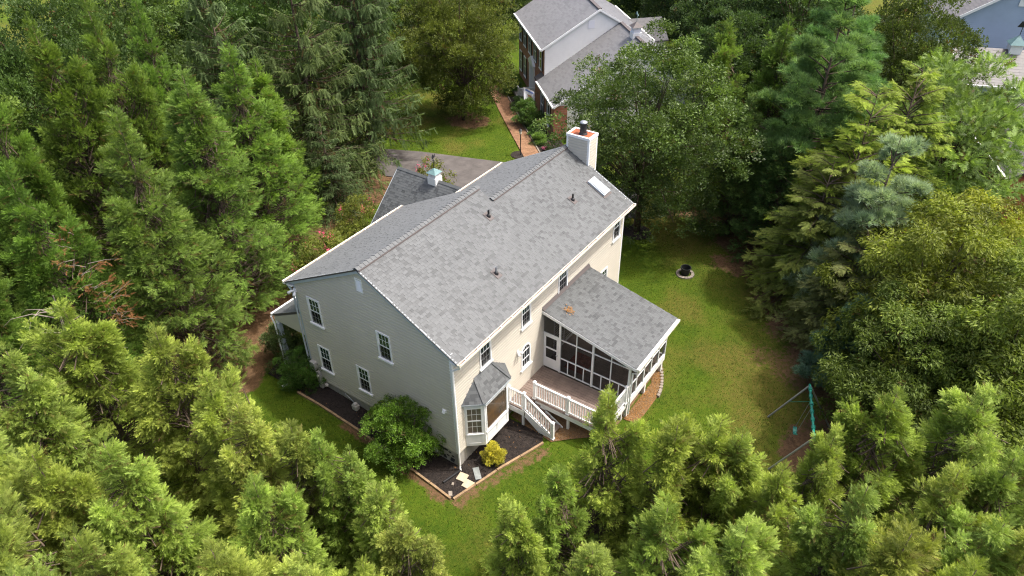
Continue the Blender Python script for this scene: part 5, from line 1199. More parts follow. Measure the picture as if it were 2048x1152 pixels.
def cypress(seed, H=10.0, R=2.6, nb=112, ns=35, e0=-4, e1=54, lk=.66, fat=1.45, skirt=0.85, sp=0.32, per=5, bough=.62):
    r = np.random.default_rng(seed); c = Crown()
    c.limb.tube([(0, 0, -0.3), (0.05, 0, H*.4), (0, 0.05, H*.97)], [0.16, 0.08, 0.01], 7)
    # a few leaders give the crown several pointed tops
    leaders = [(0, 0, 1.0, 1.0)]+[(r.uniform(.25, .5)*R*math.cos(a), r.uniform(.25, .5)*R*math.sin(a), r.uniform(.72, .92), r.uniform(.45, .65)) for a in r.uniform(0, 6.28, 2)]
    tips = []
    for li, (lx, ly, hk, rk) in enumerate(leaders):
        n = int(nb*(0.62 if li == 0 else 0.127))
        t = 1-r.random(n)**0.62*0.98 if li == 0 else 0.45+0.55*r.random(n)
        az = np.arange(n)*2.39996+r.uniform(-.4, .4, n); env = R*rk*np.clip((1-t), 0, 1)**0.68*(skirt+(1-skirt)*np.clip(t/0.18, 0, 1))*r.uniform(0.72, 1.16, n)
        for k in range(n):
            bx, by, bz = lx+env[k]*math.cos(az[k]), ly+env[k]*math.sin(az[k]), H*hk*t[k]+0.15
            ox, oy = math.cos(az[k]), math.sin(az[k]); fan = bough*(1-.55*t[k])
            for q in range(per):      # a bough: a flattened fan of plumes side by side
                la = fan*r.uniform(-1, 1); ba = -abs(la)*.55-fan*r.uniform(0, .7)
                tips.append((bx+ox*ba-oy*la, by+oy*ba+ox*la, bz+ba*.12+r.normal(0, .10)+fan*.1, t[k], lx, ly))
        for k in range(n//2):
            tt = r.uniform(.5, .97); q = r.uniform(0, 6.283); ee = R*rk*.32*(1-tt)**.6; tips.append((lx+ee*math.cos(q), ly+ee*math.sin(q), H*hk*tt+.3, tt, lx, ly))
        tips.append((lx, ly, H*hk, 1.0, lx, ly))
    for (x, y, z, t, lx, ly) in tips:
        rad = np.array([x-lx*.6, y-ly*.6, 0]); rl = np.linalg.norm(rad); out = rad/rl if rl > 1e-3 else np.array([0, 0, 0.])
        el = math.radians(e0+e1*t+r.uniform(-12, 12)) if t < 1 else math.pi/2
        d = norm(out*math.cos(el)+UPV*math.sin(el)+0.12*r.normal(size=3)); tip = np.array([x, y, z]); pk = r.uniform(.7, 1.25); L = pk*lk*r.uniform(1.1, 1.7)*(1-.40*t)
        if t < 0.97 and rl > 0.4: c.limb.tube([tuple(tip-d*(L+0.9)), tuple(tip-d*0.5)], [0.025, 0.006], 3, cap=False)
        s = r.random(ns)**0.8; ph = r.uniform(0, 6.283, ns)
        a = norm(np.cross(d, [0.3, 0.2, 1.0])); b = np.cross(d, a); radial = np.cos(ph)[:, None]*a+np.sin(ph)[:, None]*b
        P = tip-d*(L*(1-s))[:, None]+radial*(0.10*(1-s)+.12*(fat-1)*np.sin(3.14*s))[:, None]
        D = norm(d*(0.75+0.5*s)[:, None]+radial*(1.0*(1-s)+0.18)[:, None]*fat+UPV*0.04+0.28*r.normal(size=(ns, 3)))
        N = frames_for(r, D, radial*0.5+UPV*0.8+out*0.3)
        tone = np.clip(r.normal(0.5, 0.25)+r.normal(0, .10, ns), 0, 1)
        dead = np.where((s < 0.25) & (r.random(ns) < 0.24), r.uniform(.4, .95, ns), 0.0)
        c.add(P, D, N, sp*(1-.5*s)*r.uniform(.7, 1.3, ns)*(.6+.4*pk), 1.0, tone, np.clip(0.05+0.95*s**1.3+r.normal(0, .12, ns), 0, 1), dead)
    return c, r
def spruce(seed, H=16.0, R=4.2, nb=215, ns=44):
    r = np.random.default_rng(seed); c = Crown()
    c.limb.tube([(0, 0, -0.3), (0, 0, H*.5), (0, 0, H)], [0.22, 0.11, 0.01], 8)
    t = 1-np.sqrt(r.random(nb))*0.97
    for k in range(nb):
        az = k*2.39996+r.uniform(-.3, .3); L = R*(1-t[k])**0.78*r.uniform(.7, 1.12)+0.3; o = np.array([math.cos(az), math.sin(az), 0]); z0 = H*t[k]*0.97+0.6
        sl = -0.42+0.75*t[k]; q = lambda s: np.outer(s, o*L)+np.outer(s*L*sl+0.34*L*s**2, UPV)+np.array([0, 0, z0])
        c.limb.tube([tuple(q(np.array([x]))[0]) for x in (0, .4, .75, .98)], [0.035, 0.025, 0.014, 0.005], 3, cap=False)
        s = np.clip(r.random(ns)**0.65, 0.12, 1); lat = np.array([-o[1], o[0], 0]); sd = r.choice([-1, 1], ns)*r.random(ns)
        P = q(s)+lat*(sd*0.42*L*0.35*(1.15-s))[:, None]
        hang = r.random(ns) < 0.72
        D = np.where(hang[:, None], -UPV*1.0+o*0.35+lat*(sd*.5)[:, None], o*0.8+lat*(sd*0.9)[:, None]+UPV*0.15)+0.2*r.normal(size=(ns, 3)); D = norm(D)
        N = frames_for(r, D, np.where(hang[:, None], o[None]*1.0, UPV[None]*1.0)*np.ones((ns, 1)))
        tone = np.clip(r.normal(0.5, .16)+r.normal(0, .12, ns), 0, 1)
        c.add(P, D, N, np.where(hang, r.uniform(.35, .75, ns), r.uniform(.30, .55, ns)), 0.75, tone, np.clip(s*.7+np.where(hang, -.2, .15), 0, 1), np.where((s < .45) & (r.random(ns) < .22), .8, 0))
    for k in range(60):
        z = H*r.uniform(.93, 1.01); d = norm(r.normal(size=(1, 3))*.6+UPV*1.0); c.add(np.array([[0, 0, z]]), d, frames_for(r, d, np.array([[1., 0, 0]])), .4, .6, .6, .6, 0)
    return c, r
def pine(seed, H=14.0, R=3.4, nb=80, ns=70, open_=0.5):
    r = np.random.default_rng(seed); c = Crown()
    c.limb.tube([(0, 0, -0.3), (.1, 0, H*.5), (0, 0, H)], [0.2, 0.1, 0.015], 8)
    t = 0.08+0.92*(1-np.sqrt(r.random(nb))*0.99)
    for k in range(nb):
        az = k*2.39996+r.uniform(-.4, .4); L = (R*(1-t[k])**0.6*r.uniform(.6, 1.15)+.35); o = np.array([math.cos(az), math.sin(az), 0]); z0 = H*t[k]*.95
        sl = 0.08+0.55*t[k]; tipd = norm(o+UPV*(sl+.25))
        c.limb.tube([(0, 0, z0), tuple(o*L*.6+UPV*(z0+L*.6*sl)), tuple(o*L+UPV*(z0+L*sl))], [0.05, 0.03, 0.01], 3, cap=False)
        nc = 6
        for j in range(nc):
            s = r.uniform(.45, 1.0); lat = np.array([-o[1], o[0], 0]); ctr = o*L*s+lat*r.uniform(-.45, .45)*L*.55*(1.2-s)+UPV*(z0+L*s*sl+r.uniform(-.05, .2)); n = ns//nc
            dd = rand_dirs(r, n); dd[:, 2] = np.abs(dd[:, 2])*.8-.12; P = ctr+dd*np.array([.34, .34, .2])*r.uniform(.5, 1.1, (n, 1)); D = norm(dd+UPV*.45+o*.5)
            c.add(P, D, frames_for(r, D, np.array([[0, 0, 1.]])), r.uniform(.26, .42, n), 1.0, np.clip(r.normal(.5, .18)+r.normal(0, .1, n), 0, 1), r.uniform(.2, .75, n), 0)
    return c, r
def hemlock(seed, H=9.0, R=3.2, nb=160, ns=54):
    r = np.random.default_rng(seed); c = Crown()
    c.limb.tube([(0, 0, -0.3), (.1, .1, H*.5), (0, 0, H)], [0.12, 0.06, 0.01], 7)
    t = 1-np.sqrt(r.random(nb))*0.97
    for k in range(nb):
        az = k*2.39996+r.uniform(-.5, .5); L = R*(1-t[k])**.6*r.uniform(.6, 1.2)+.3; o = np.array([math.cos(az), math.sin(az), 0]); lat = np.array([-o[1], o[0], 0]); z0 = H*t[k]*.97+.4
        sl = -0.05+0.75*t[k]; q = lambda s: np.outer(s*L, o)+np.outer(s*L*sl-0.18*L*s**2, UPV)+np.array([0, 0, z0])
        c.limb.tube([tuple(q(np.array([x]))[0]) for x in (0, .4, .8, 1.)], [0.04, 0.028, 0.014, 0.005], 3, cap=False)
        s = np.clip(r.random(ns)**.6, .2, 1); sd = r.uniform(-1, 1, ns); P = q(s)+lat*(sd*.30*L*(1.15-s))[:, None]
        D = norm(o*.8+lat*(sd*1.1)[:, None]-UPV*.15+.18*r.normal(size=(ns, 3))); N = frames_for(r, D, np.array([[0, 0, 1.6]])*np.ones((ns, 1)))
        c.add(P, D, N, r.uniform(.26, .48, ns), 1.0, np.clip(r.normal(.5, .18)+r.normal(0, .12, ns), 0, 1), np.clip(.2+.6*s, 0, 1), np.where((s < .35) & (r.random(ns) < .12), .7, 0))
    return c, r
def broadleaf(seed, H=10.0, R=4.5, base=0.18, nclump=120, ncl=50, cr=0.95, droop=0.0, leaf=0.30, trunk=0.2, flat=0.75, stems=1):
    r = np.random.default_rng(seed); c = Crown(); zc = H*(base+(1-base)*.47); rz_ = H*(1-base)*.53
    for s in range(stems):
        a = s*6.283/max(1, stems); e = 0.0 if stems == 1 else R*.25
        c.limb.tube([(0.12*math.cos(a)*(stems > 1), .12*math.sin(a)*(stems > 1), -0.3), (e*math.cos(a), e*math.sin(a), H*.3), (e*1.6*math.cos(a), e*1.6*math.sin(a), H*.7)], [trunk, trunk*.75, trunk*.25], 8)
    dirs = rand_dirs(r, nclump); rr = r.random(nclump)**0.42*r.uniform(.86, 1.06, nclump)
    for k in range(nclump):
        d = dirs[k]; lump = 1+0.14*math.sin(3*d[0]*2.1+seed)*math.cos(d[1]*5+seed*2)+.08*math.sin(d[2]*7)
        ctr = np.array([d[0]*R*rr[k]*lump, d[1]*R*rr[k]*lump, zc+d[2]*rz_*rr[k]*lump]); cc = cr*r.uniform(.65, 1.2)
        if k % 3 == 0: c.limb.tube([(0, 0, H*(base+.12)+.3*abs(d[2])), tuple(ctr*.55+np.array([0, 0, zc*.4])), tuple(ctr)], [trunk*.35, trunk*.2, .012], 4, cap=False)
        n = int(ncl*(0.5+.7*rr[k])); dd = rand_dirs(r, n); dd[:, 2] = np.where(dd[:, 2] < -.2, -dd[:, 2]*.6, dd[:, 2]); dd = norm(dd+.5*d)
        P = ctr+dd*(cc*r.uniform(.55, 1.05, n))[:, None]*np.array([1, 1, flat]); D = norm(dd+.4*r.normal(size=(n, 3))+UPV*(.2-droop)); N = frames_for(r, D, UPV+.5*dd)
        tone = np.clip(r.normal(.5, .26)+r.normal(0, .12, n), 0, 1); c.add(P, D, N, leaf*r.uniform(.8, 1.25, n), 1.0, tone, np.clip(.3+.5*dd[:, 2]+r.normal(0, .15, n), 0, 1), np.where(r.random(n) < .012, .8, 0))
    return c, r
SPEC = {}
def species(key, fn, tpls, material, H, R, bark='bark', **kw):
    c, r = fn(H=H, R=R, **kw); SPEC[key] = (c.mesh('crown', tpls, material, r), c.limb_mesh('trunk', bark), H, R)
tr_ = np.random.default_rng(77)
FR = [tpl_frond(tr_, pairs=6, ang=40, l0=.42, hw=.042) for _ in range(5)]
TW = [tpl_frond(tr_, pairs=7, ang=52, l0=0.24, hw=0.055, taper=.35, zj=.05) for _ in range(4)]
HM = [tpl_frond(tr_, pairs=6, ang=55, l0=0.40, hw=0.045, taper=.7, zj=.03) for _ in range(4)]
TU = [tpl_tuft(tr_) for _ in range(4)]
LV = [tpl_leaves(tr_) for _ in range(5)]
LD = [tpl_leaves(tr_, n=7, ls=.55, droop=.8, width=.34) for _ in range(5)]
LO = [tpl_frond(tr_, pairs=7, ang=70, l0=.26, hw=.05, taper=.15, zj=.05) for _ in range(4)]
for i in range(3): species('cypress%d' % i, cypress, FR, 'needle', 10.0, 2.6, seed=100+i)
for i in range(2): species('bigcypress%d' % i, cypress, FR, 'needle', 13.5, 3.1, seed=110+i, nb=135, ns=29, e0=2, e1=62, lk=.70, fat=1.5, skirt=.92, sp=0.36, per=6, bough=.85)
for i in range(2): species('spruce%d' % i, spruce, TW, 'needle', 16.0, 4.2, seed=120+i)
species('pine0', pine, TU, 'needle', 14.0, 3.6, seed=130, nb=110, ns=102); species('pine1', pine, TU, 'needle', 10.0, 2.8, seed=131, nb=125, ns=102)
for i in range(2): species('hemlock%d' % i, hemlock, HM, 'needle', 9.0, 3.0, seed=140+i)
species('pear', broadleaf, LV, 'glossy_leaf', 11.3, 4.5, seed=150, base=.08, nclump=200, ncl=62, leaf=.32)
species('oak', broadleaf, LV, 'leaf', 11.0, 5.0, seed=151, base=.12, nclump=190, ncl=62, leaf=.38, cr=1.1)
species('maple', broadleaf, LV, 'leaf', 11.0, 4.6, seed=152, base=.06, nclump=160, ncl=54, leaf=.42, cr=1.1)
species('cherry', broadleaf, LD, 'leaf', 8.5, 4.0, seed=153, base=.06, nclump=190, ncl=58, leaf=.34, cr=.8, droop=.5, flat=.6)
species('locust', broadleaf, LO, 'leaf', 11.0, 4.5, seed=154, base=.3, nclump=90, ncl=46, leaf=.62, cr=1.1, droop=.45, flat=.35)
species('laurel', broadleaf, LV, 'glossy_leaf', 3.6, 1.7, seed=155, base=.0, nclump=130, ncl=50, leaf=.18, cr=.40, trunk=.07, flat=.9, stems=4)
species('boxwood', broadleaf, LV, 'glossy_leaf', 1.6, 0.95, seed=156, base=-.1, nclump=70, ncl=60, leaf=.12, cr=.28, trunk=.03, flat=.9, stems=3)
species('myrtle', broadleaf, LD, 'leaf', 3.6, 1.7, seed=157, base=.12, nclump=60, ncl=26, leaf=.26, cr=.5, trunk=.05, stems=4)
def plant(key, name, x, y, h, rad, color, label, cat, group=None, rot=None, lean=(0, 0), dz=0.0):
    cm, tm, H, R = SPEC[key]
    o = empty(name, (x, y, gz(x, y)-0.02+dz), random.uniform(0, 6.283) if rot is None else rot); o.scale = (rad/R, rad/R, h/H); tag(o, label, cat, group)
    o.rotation_euler = (lean[0], lean[1], o.rotation_euler[2])
    t = bpy.data.objects.new('trunk', tm); link(t, o); c = bpy.data.objects.new('crown', cm); c.color = (*color, 1); link(c, o)
    return o
def jit(col, a=0.15):
    f = 1+random.uniform(-a, a); return (col[0]*f*(1+random.uniform(-.06, .06)), col[1]*f, col[2]*f*(1+random.uniform(-.15, .15)))
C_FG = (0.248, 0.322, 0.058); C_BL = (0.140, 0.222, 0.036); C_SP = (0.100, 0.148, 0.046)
plant('cypress0', 'cypress_tree', -1.02, -6.93, 9.3, 2.18, jit(C_FG), 'tall cypress whose slim spire tip overlaps the outer corner of the deck railing', 'cypress', 'light green cypresses in the foreground hedge')
plant('cypress1', 'cypress_tree', -0.48, -8.84, 8.6, 2.56, jit(C_FG), 'bushy cypress just right of the spire tipped cypress, below the porch', 'cypress', 'light green cypresses in the foreground hedge')
plant('cypress2', 'cypress_tree', 0.53, -9.8, 8.4, 2.44, jit(C_FG), 'foreground cypress bordering the lawn between the deck and the swing set, middle one', 'cypress', 'light green cypresses in the foreground hedge')
plant('cypress0', 'cypress_tree', 0.62, -10.51, 8.2, 2.2, jit(C_FG), 'foreground cypress whose top overlaps the lawn just left of the swing set', 'cypress', 'light green cypresses in the foreground hedge')
plant('cypress1', 'cypress_tree', -0.31, -11.92, 8.6, 2.07, jit(C_FG), 'foreground cypress covering the feet of the swing set', 'cypress', 'light green cypresses in the foreground hedge')
plant('cypress2', 'cypress_tree', 2.3, -12.72, 8.2, 1.83, jit(C_FG), 'narrow cypress immediately right of the swing set top bar', 'cypress', 'light green cypresses in the foreground hedge')
plant('cypress0', 'cypress_tree', -0.25, -13.91, 9.2, 2.56, jit(C_FG), 'second row cypress below and right of the swing set', 'cypress', 'light green cypresses in the foreground hedge')
plant('cypress1', 'cypress_tree', 3.85, -13.83, 9.0, 2.68, jit(C_FG), 'tall foreground cypress right of the swing set, under the drooping leafy trees', 'cypress', 'light green cypresses in the foreground hedge')
plant('cypress2', 'cypress_tree', 5.4, -15.99, 9.0, 2.81, jit(C_FG), 'tall foreground cypress at the right picture edge with a broad pointed top', 'cypress', 'light green cypresses in the foreground hedge')
plant('cypress0', 'cypress_tree', 1.69, -15.78, 9.2, 2.56, jit(C_FG), 'second row cypress below the tall cypress at the right edge', 'cypress', 'light green cypresses in the foreground hedge')
plant('cypress1', 'cypress_tree', -1.34, -15.04, 9.5, 2.68, jit(C_FG), 'lowest cypress in the bottom right corner group with upswept tips', 'cypress', 'light green cypresses in the foreground hedge')
plant('cypress2', 'cypress_tree', -2.85, -11.8, 8.9, 2.68, jit(C_FG), 'foreground cypress at the bottom edge, lower left of the swing set', 'cypress', 'light green cypresses in the foreground hedge')
plant('cypress0', 'cypress_tree', -3.02, -9.82, 8.4, 2.56, jit(C_FG), 'foreground cypress at bottom edge right below the spire tipped one', 'cypress', 'light green cypresses in the foreground hedge')
plant('cypress1', 'cypress_tree', -2.62, -6.28, 7.0, 1.98, jit(C_FG), 'low cypress left of the spire tipped cypress, hiding the foot of the deck stairs', 'cypress', 'light green cypresses in the foreground hedge')
plant('cypress2', 'cypress_tree', -4.13, -5.78, 6.4, 1.87, jit(C_FG), 'leftmost cypress of the right foreground hedge, beside the grass gap', 'cypress', 'light green cypresses in the foreground hedge')
plant('cypress0', 'cypress_tree', 0.49, -16.86, 9.2, 2.68, jit(C_FG), 'foreground cypress filling the bottom right corner', 'cypress', 'light green cypresses in the foreground hedge')
plant('cypress1', 'cypress_tree', -1.58, -16.42, 9.6, 2.56, jit(C_FG), 'cypress at the very bottom edge near the right corner', 'cypress', 'light green cypresses in the foreground hedge')
plant('cypress2', 'cypress_tree', 3.17, -16.93, 9.0, 2.56, jit(C_FG), 'cypress cut by the right picture edge below the tall pointed one', 'cypress', 'light green cypresses in the foreground hedge')
plant('cypress0', 'cypress_tree', 0.67, -17.63, 9.2, 2.68, jit(C_FG), 'cypress cut by the right picture edge at the bottom corner', 'cypress', 'light green cypresses in the foreground hedge')
plant('cypress1', 'cypress_tree', -4.52, -8.53, 7.2, 2.44, jit(C_FG), 'foreground cypress at the bottom edge directly below the spire tipped one', 'cypress', 'light green cypresses in the foreground hedge')
plant('cypress2', 'cypress_tree', -8.14, 9.28, 9.6, 2.81, jit(C_FG), 'pale topped cypress beside the bare dead branches at left edge', 'cypress', 'light green cypresses in the foreground hedge')
plant('cypress0', 'cypress_tree', -10.23, 8.59, 9.6, 2.68, jit(C_FG), 'cypress at the left picture edge below the bare dead branches', 'cypress', 'light green cypresses in the foreground hedge')
plant('cypress1', 'cypress_tree', -6.71, 6.79, 8.8, 2.56, jit(C_FG), 'light cypress tip standing before the dark side yard cypresses', 'cypress', 'light green cypresses in the foreground hedge')
plant('cypress2', 'cypress_tree', -6.95, 3.96, 8.6, 2.44, jit(C_FG), 'foreground cypress below the brown path at the front corner', 'cypress', 'light green cypresses in the foreground hedge')
plant('cypress0', 'cypress_tree', -7.05, 2.44, 8.5, 2.18, jit(C_FG), 'foreground cypress next to the grass strip, opposite the gas meter', 'cypress', 'light green cypresses in the foreground hedge')
plant('cypress1', 'cypress_tree', -6.36, 1.07, 7.8, 1.98, jit(C_FG), 'foreground cypress touching the grass strip opposite the big laurel', 'cypress', 'light green cypresses in the foreground hedge')
plant('cypress2', 'cypress_tree', -5.93, 0.44, 7.4, 1.87, jit(C_FG), 'pointed foreground cypress nearest the large laurel bush', 'cypress', 'light green cypresses in the foreground hedge')
plant('cypress0', 'cypress_tree', -5.67, -0.56, 7.0, 1.87, jit(C_FG), 'low foreground cypress along the grass strip below the laurel', 'cypress', 'light green cypresses in the foreground hedge')
plant('cypress1', 'cypress_tree', -6.12, -2.05, 6.8, 1.87, jit(C_FG), 'low foreground cypress beside the grass strip, second from its bottom end', 'cypress', 'light green cypresses in the foreground hedge')
plant('cypress2', 'cypress_tree', -6.38, -3.35, 6.5, 1.87, jit(C_FG), 'last cypress of the left foreground hedge by the grass gap', 'cypress', 'light green cypresses in the foreground hedge')
plant('cypress0', 'cypress_tree', -10.51, 3.17, 9.5, 2.68, jit(C_FG), 'broad cypress standing out in the middle of the left foreground', 'cypress', 'light green cypresses in the foreground hedge')
plant('cypress1', 'cypress_tree', -8.77, -0.44, 8.8, 2.18, jit(C_FG), 'second row cypress in the left foreground behind the grass strip ones', 'cypress', 'light green cypresses in the foreground hedge')
plant('cypress2', 'cypress_tree', -11.91, 4.03, 9.8, 2.68, jit(C_FG), 'shaded cypress at the left edge of the foreground', 'cypress', 'light green cypresses in the foreground hedge')
plant('cypress0', 'cypress_tree', -12.56, 0.89, 9.8, 2.68, jit(C_FG), 'cypress right above the bottom left corner', 'cypress', 'light green cypresses in the foreground hedge')
plant('cypress1', 'cypress_tree', -10.81, -1.67, 9.3, 2.56, jit(C_FG), 'bottom edge cypress in the left foreground, third from the left corner', 'cypress', 'light green cypresses in the foreground hedge')
plant('cypress2', 'cypress_tree', -9.57, -2.91, 8.3, 2.08, jit(C_FG), 'bottom edge cypress in the left foreground, fourth from the left corner', 'cypress', 'light green cypresses in the foreground hedge')
plant('cypress0', 'cypress_tree', -13.82, 0.92, 10.0, 2.68, jit(C_FG), 'cypress at the very bottom left corner, below the shaded one', 'cypress', 'light green cypresses in the foreground hedge')
plant('cypress1', 'cypress_tree', -12.4, 6.1, 10.0, 2.81, jit(C_FG), 'cypress cut by the left picture edge beside the shaded one', 'cypress', 'light green cypresses in the foreground hedge')
plant('cypress2', 'cypress_tree', -13.55, 3.31, 10.0, 2.81, jit(C_FG), 'cypress cut by the left picture edge near the bottom corner', 'cypress', 'light green cypresses in the foreground hedge')
plant('cypress0', 'cypress_tree', -8.33, -3.7, 7.2, 1.98, jit(C_FG), 'bottom edge cypress nearest the grass gap at left', 'cypress', 'light green cypresses in the foreground hedge')
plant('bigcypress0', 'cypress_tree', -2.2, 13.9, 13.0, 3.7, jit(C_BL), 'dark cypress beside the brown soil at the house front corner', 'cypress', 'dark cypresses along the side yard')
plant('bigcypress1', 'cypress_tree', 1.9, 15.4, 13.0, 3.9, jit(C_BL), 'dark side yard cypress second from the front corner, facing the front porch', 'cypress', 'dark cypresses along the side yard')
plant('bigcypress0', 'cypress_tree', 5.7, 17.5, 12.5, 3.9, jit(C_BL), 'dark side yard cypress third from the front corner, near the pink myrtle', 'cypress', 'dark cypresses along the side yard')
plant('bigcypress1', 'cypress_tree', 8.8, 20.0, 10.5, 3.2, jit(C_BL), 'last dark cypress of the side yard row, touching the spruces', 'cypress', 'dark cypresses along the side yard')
plant('bigcypress0', 'cypress_tree', -6.3, 14.2, 12.5, 3.0, jit(C_BL), 'dark cypress with a rusty brown dead streak at the left', 'cypress', 'dark cypresses along the side yard')
plant('bigcypress1', 'cypress_tree', -9.6, 14.0, 11.5, 2.6, jit(C_BL), 'dark cypress at the left edge above the bare dead branches', 'cypress', 'dark cypresses along the side yard')
plant('bigcypress0', 'cypress_tree', -4.5, 18.8, 14.5, 2.9, jit(C_BL), 'rear dark cypress behind the one with the brown dead streak', 'cypress', 'dark cypresses along the side yard')
plant('bigcypress1', 'cypress_tree', -1, 20.8, 15.0, 3.0, jit(C_BL), 'tall rear dark cypress near the top left corner', 'cypress', 'dark cypresses along the side yard')
plant('bigcypress0', 'cypress_tree', 2.5, 22.8, 15.0, 3.0, jit(C_BL), 'tall rear dark cypress at the top edge left of the spruces', 'cypress', 'dark cypresses along the side yard')
plant('bigcypress1', 'cypress_tree', -8.5, 18.6, 14.5, 2.8, jit(C_BL), 'rear dark cypress at the left picture edge', 'cypress', 'dark cypresses along the side yard')
plant('bigcypress0', 'cypress_tree', 5.6, 24.2, 14.0, 2.8, jit(C_BL), 'rear dark cypress directly beside the leftmost spruce', 'cypress', 'dark cypresses along the side yard')
plant('spruce0', 'spruce_tree', 9.0, 23.2, 14.5, 3.9, jit(C_SP), 'leftmost grey green spruce with hanging branchlets next to the dark cypresses', 'spruce', 'spruces beside the driveway')
plant('spruce1', 'spruce_tree', 13.6, 22.0, 15.5, 4.4, jit(C_SP), 'middle spruce with drooping branches behind the garage roof', 'spruce', 'spruces beside the driveway')
plant('spruce0', 'spruce_tree', 18.4, 22.2, 16.0, 4.5, jit(C_SP), 'right spruce overhanging the driveway and front lawn', 'spruce', 'spruces beside the driveway')
plant('spruce1', 'spruce_tree', 11.6, 19.0, 6.5, 2.4, jit(C_SP), 'low young spruce just behind the garage gable', 'spruce', 'spruces beside the driveway')
plant('maple', 'broadleaf_tree', 51.5, 12.5, 9.5, 4.4, (0.046, 0.08, 0.022), 'dark tree in the gap right of the brick house rear, before the bins', 'tree')
plant('oak', 'broadleaf_tree', 47.0, 7.0, 11.0, 4.6, (0.05, 0.088, 0.024), 'mid green tree at the top edge above the pear tree', 'tree')
plant('maple', 'broadleaf_tree', 38.0, 3.5, 9.0, 3.6, (0.054, 0.096, 0.024), 'leafy tree right of the brick house garage end', 'tree')
plant('oak', 'broadleaf_tree', 28.6, 21.9, 11.0, 4.2, (0.107, 0.136, 0.024), 'round olive green tree shading the front lawn of the brick house', 'tree')
plant('pear', 'pear_tree', 20.6, 2.3, 11.9, 4.9, (0.078, 0.125, 0.023), 'dense round pear tree behind the chimney, hiding the brick house', 'tree')
plant('cypress1', 'cypress_tree', 27.7, 1.0, 11.6, 3.1, (0.15, 0.24, 0.04), 'bright pointed evergreen right of the pear tree top', 'evergreen')
plant('cypress0', 'cypress_tree', 28.8, -2.0, 12.0, 3.0, (0.14, 0.23, 0.042), 'bright green evergreen between the pointed evergreen and the layered pine', 'evergreen')
plant('pine0', 'pine_tree', 25.0, -5.6, 14.5, 4.0, (0.15, 0.265, 0.085), 'tall soft white pine in layered clumps at the far lawn edge', 'pine')
plant('pine0', 'pine_tree', 30.5, -5.0, 14.5, 3.8, (0.14, 0.25, 0.08), 'rear white pine at the top edge behind the tall layered pine', 'pine')
plant('cypress2', 'cypress_tree', 23.4, -2.4, 9.0, 2.8, (0.085, 0.15, 0.036), 'dark low evergreen right of the pear tree with boughs on the lawn', 'evergreen')
plant('cypress0', 'cypress_tree', 22.2, -5.0, 7.2, 2.4, (0.08, 0.14, 0.036), 'dark low evergreen below the layered pine at the bare soil', 'evergreen')
plant('hemlock0', 'hemlock_tree', 19.6, -7.9, 8.0, 3.0, (0.135, 0.175, 0.035), 'lacy brownish hemlock leaning over the lawn', 'hemlock')
plant('hemlock1', 'hemlock_tree', 21.8, -8.6, 11.0, 3.4, (0.2, 0.265, 0.03), 'yellow green lacy hemlock behind the blue pine', 'hemlock')
plant('hemlock0', 'hemlock_tree', 25.5, -9.8, 11.5, 3.2, (0.19, 0.26, 0.032), 'yellow green hemlock at upper right, behind the other yellow hemlock', 'hemlock')
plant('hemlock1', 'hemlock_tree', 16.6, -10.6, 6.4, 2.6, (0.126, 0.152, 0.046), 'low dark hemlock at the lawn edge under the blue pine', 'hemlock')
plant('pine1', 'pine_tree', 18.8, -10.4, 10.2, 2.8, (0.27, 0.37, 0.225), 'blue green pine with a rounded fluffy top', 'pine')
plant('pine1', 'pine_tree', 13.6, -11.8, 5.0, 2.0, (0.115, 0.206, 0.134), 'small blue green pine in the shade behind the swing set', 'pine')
plant('cherry', 'cherry_tree', 15.6, -13.6, 8.8, 3.9, (0.14, 0.175, 0.022), 'broad yellow brown leafy tree below the blue pine', 'tree')
plant('cherry', 'cherry_tree', 13.2, -17.0, 8.6, 3.8, (0.12, 0.165, 0.024), 'yellow green drooping leafy tree at the right picture edge', 'tree')
plant('cherry', 'cherry_tree', 11.6, -13.9, 6.8, 3.0, (0.095, 0.145, 0.024), 'darker leafy tree above the tall foreground cypress at right', 'tree')
plant('cherry', 'cherry_tree', 19.6, -14.8, 7.6, 3.4, (0.175, 0.205, 0.022), 'bright yellow leafy tree before the brown roofed low house', 'tree')
plant('locust', 'locust_tree', 29.0, -12.2, 11.0, 3.8, (0.15, 0.235, 0.05), 'feathery light green locust at right hiding the pale blue house', 'tree')
plant('locust', 'locust_tree', 33.5, -11.5, 9.5, 3.6, (0.13, 0.21, 0.05), 'feathery locust behind the front locust, beside the pale blue house', 'tree')
plant('oak', 'broadleaf_tree', 37.5, -7.6, 12.0, 4.4, (0.067, 0.1, 0.022), 'dark oak left of the pale blue house', 'tree')
plant('maple', 'broadleaf_tree', 44.0, 1.0, 12.0, 5.0, (0.06, 0.103, 0.027), 'dark background tree at top edge between brick house and pines', 'tree')
plant('maple', 'broadleaf_tree', 60.0, 21.0, 12.0, 5.5, (0.043, 0.075, 0.019), 'dark background tree behind the bins', 'tree')
plant('oak', 'broadleaf_tree', 64.0, 13.0, 13.0, 5.5, (0.043, 0.072, 0.019), 'dark wood edge tree right of the bins', 'tree')
plant('maple', 'broadleaf_tree', 56.5, 5.5, 11.5, 5.0, (0.049, 0.086, 0.022), 'dark background tree farther right of the bins', 'tree')
plant('oak', 'broadleaf_tree', 46.5, 32.0, 12.0, 5.0, (0.054, 0.086, 0.022), 'dark tree at the top edge behind the front end of the brick house', 'tree')
plant('maple', 'broadleaf_tree', 36.5, 31.5, 12.0, 5.0, (0.06, 0.091, 0.022), 'dark background tree behind the round olive tree', 'tree')
plant('maple', 'broadleaf_tree', 25.5, 31.0, 13.0, 4.8, (0.06, 0.103, 0.024), 'background tree peeking between spruces and round olive tree', 'tree')
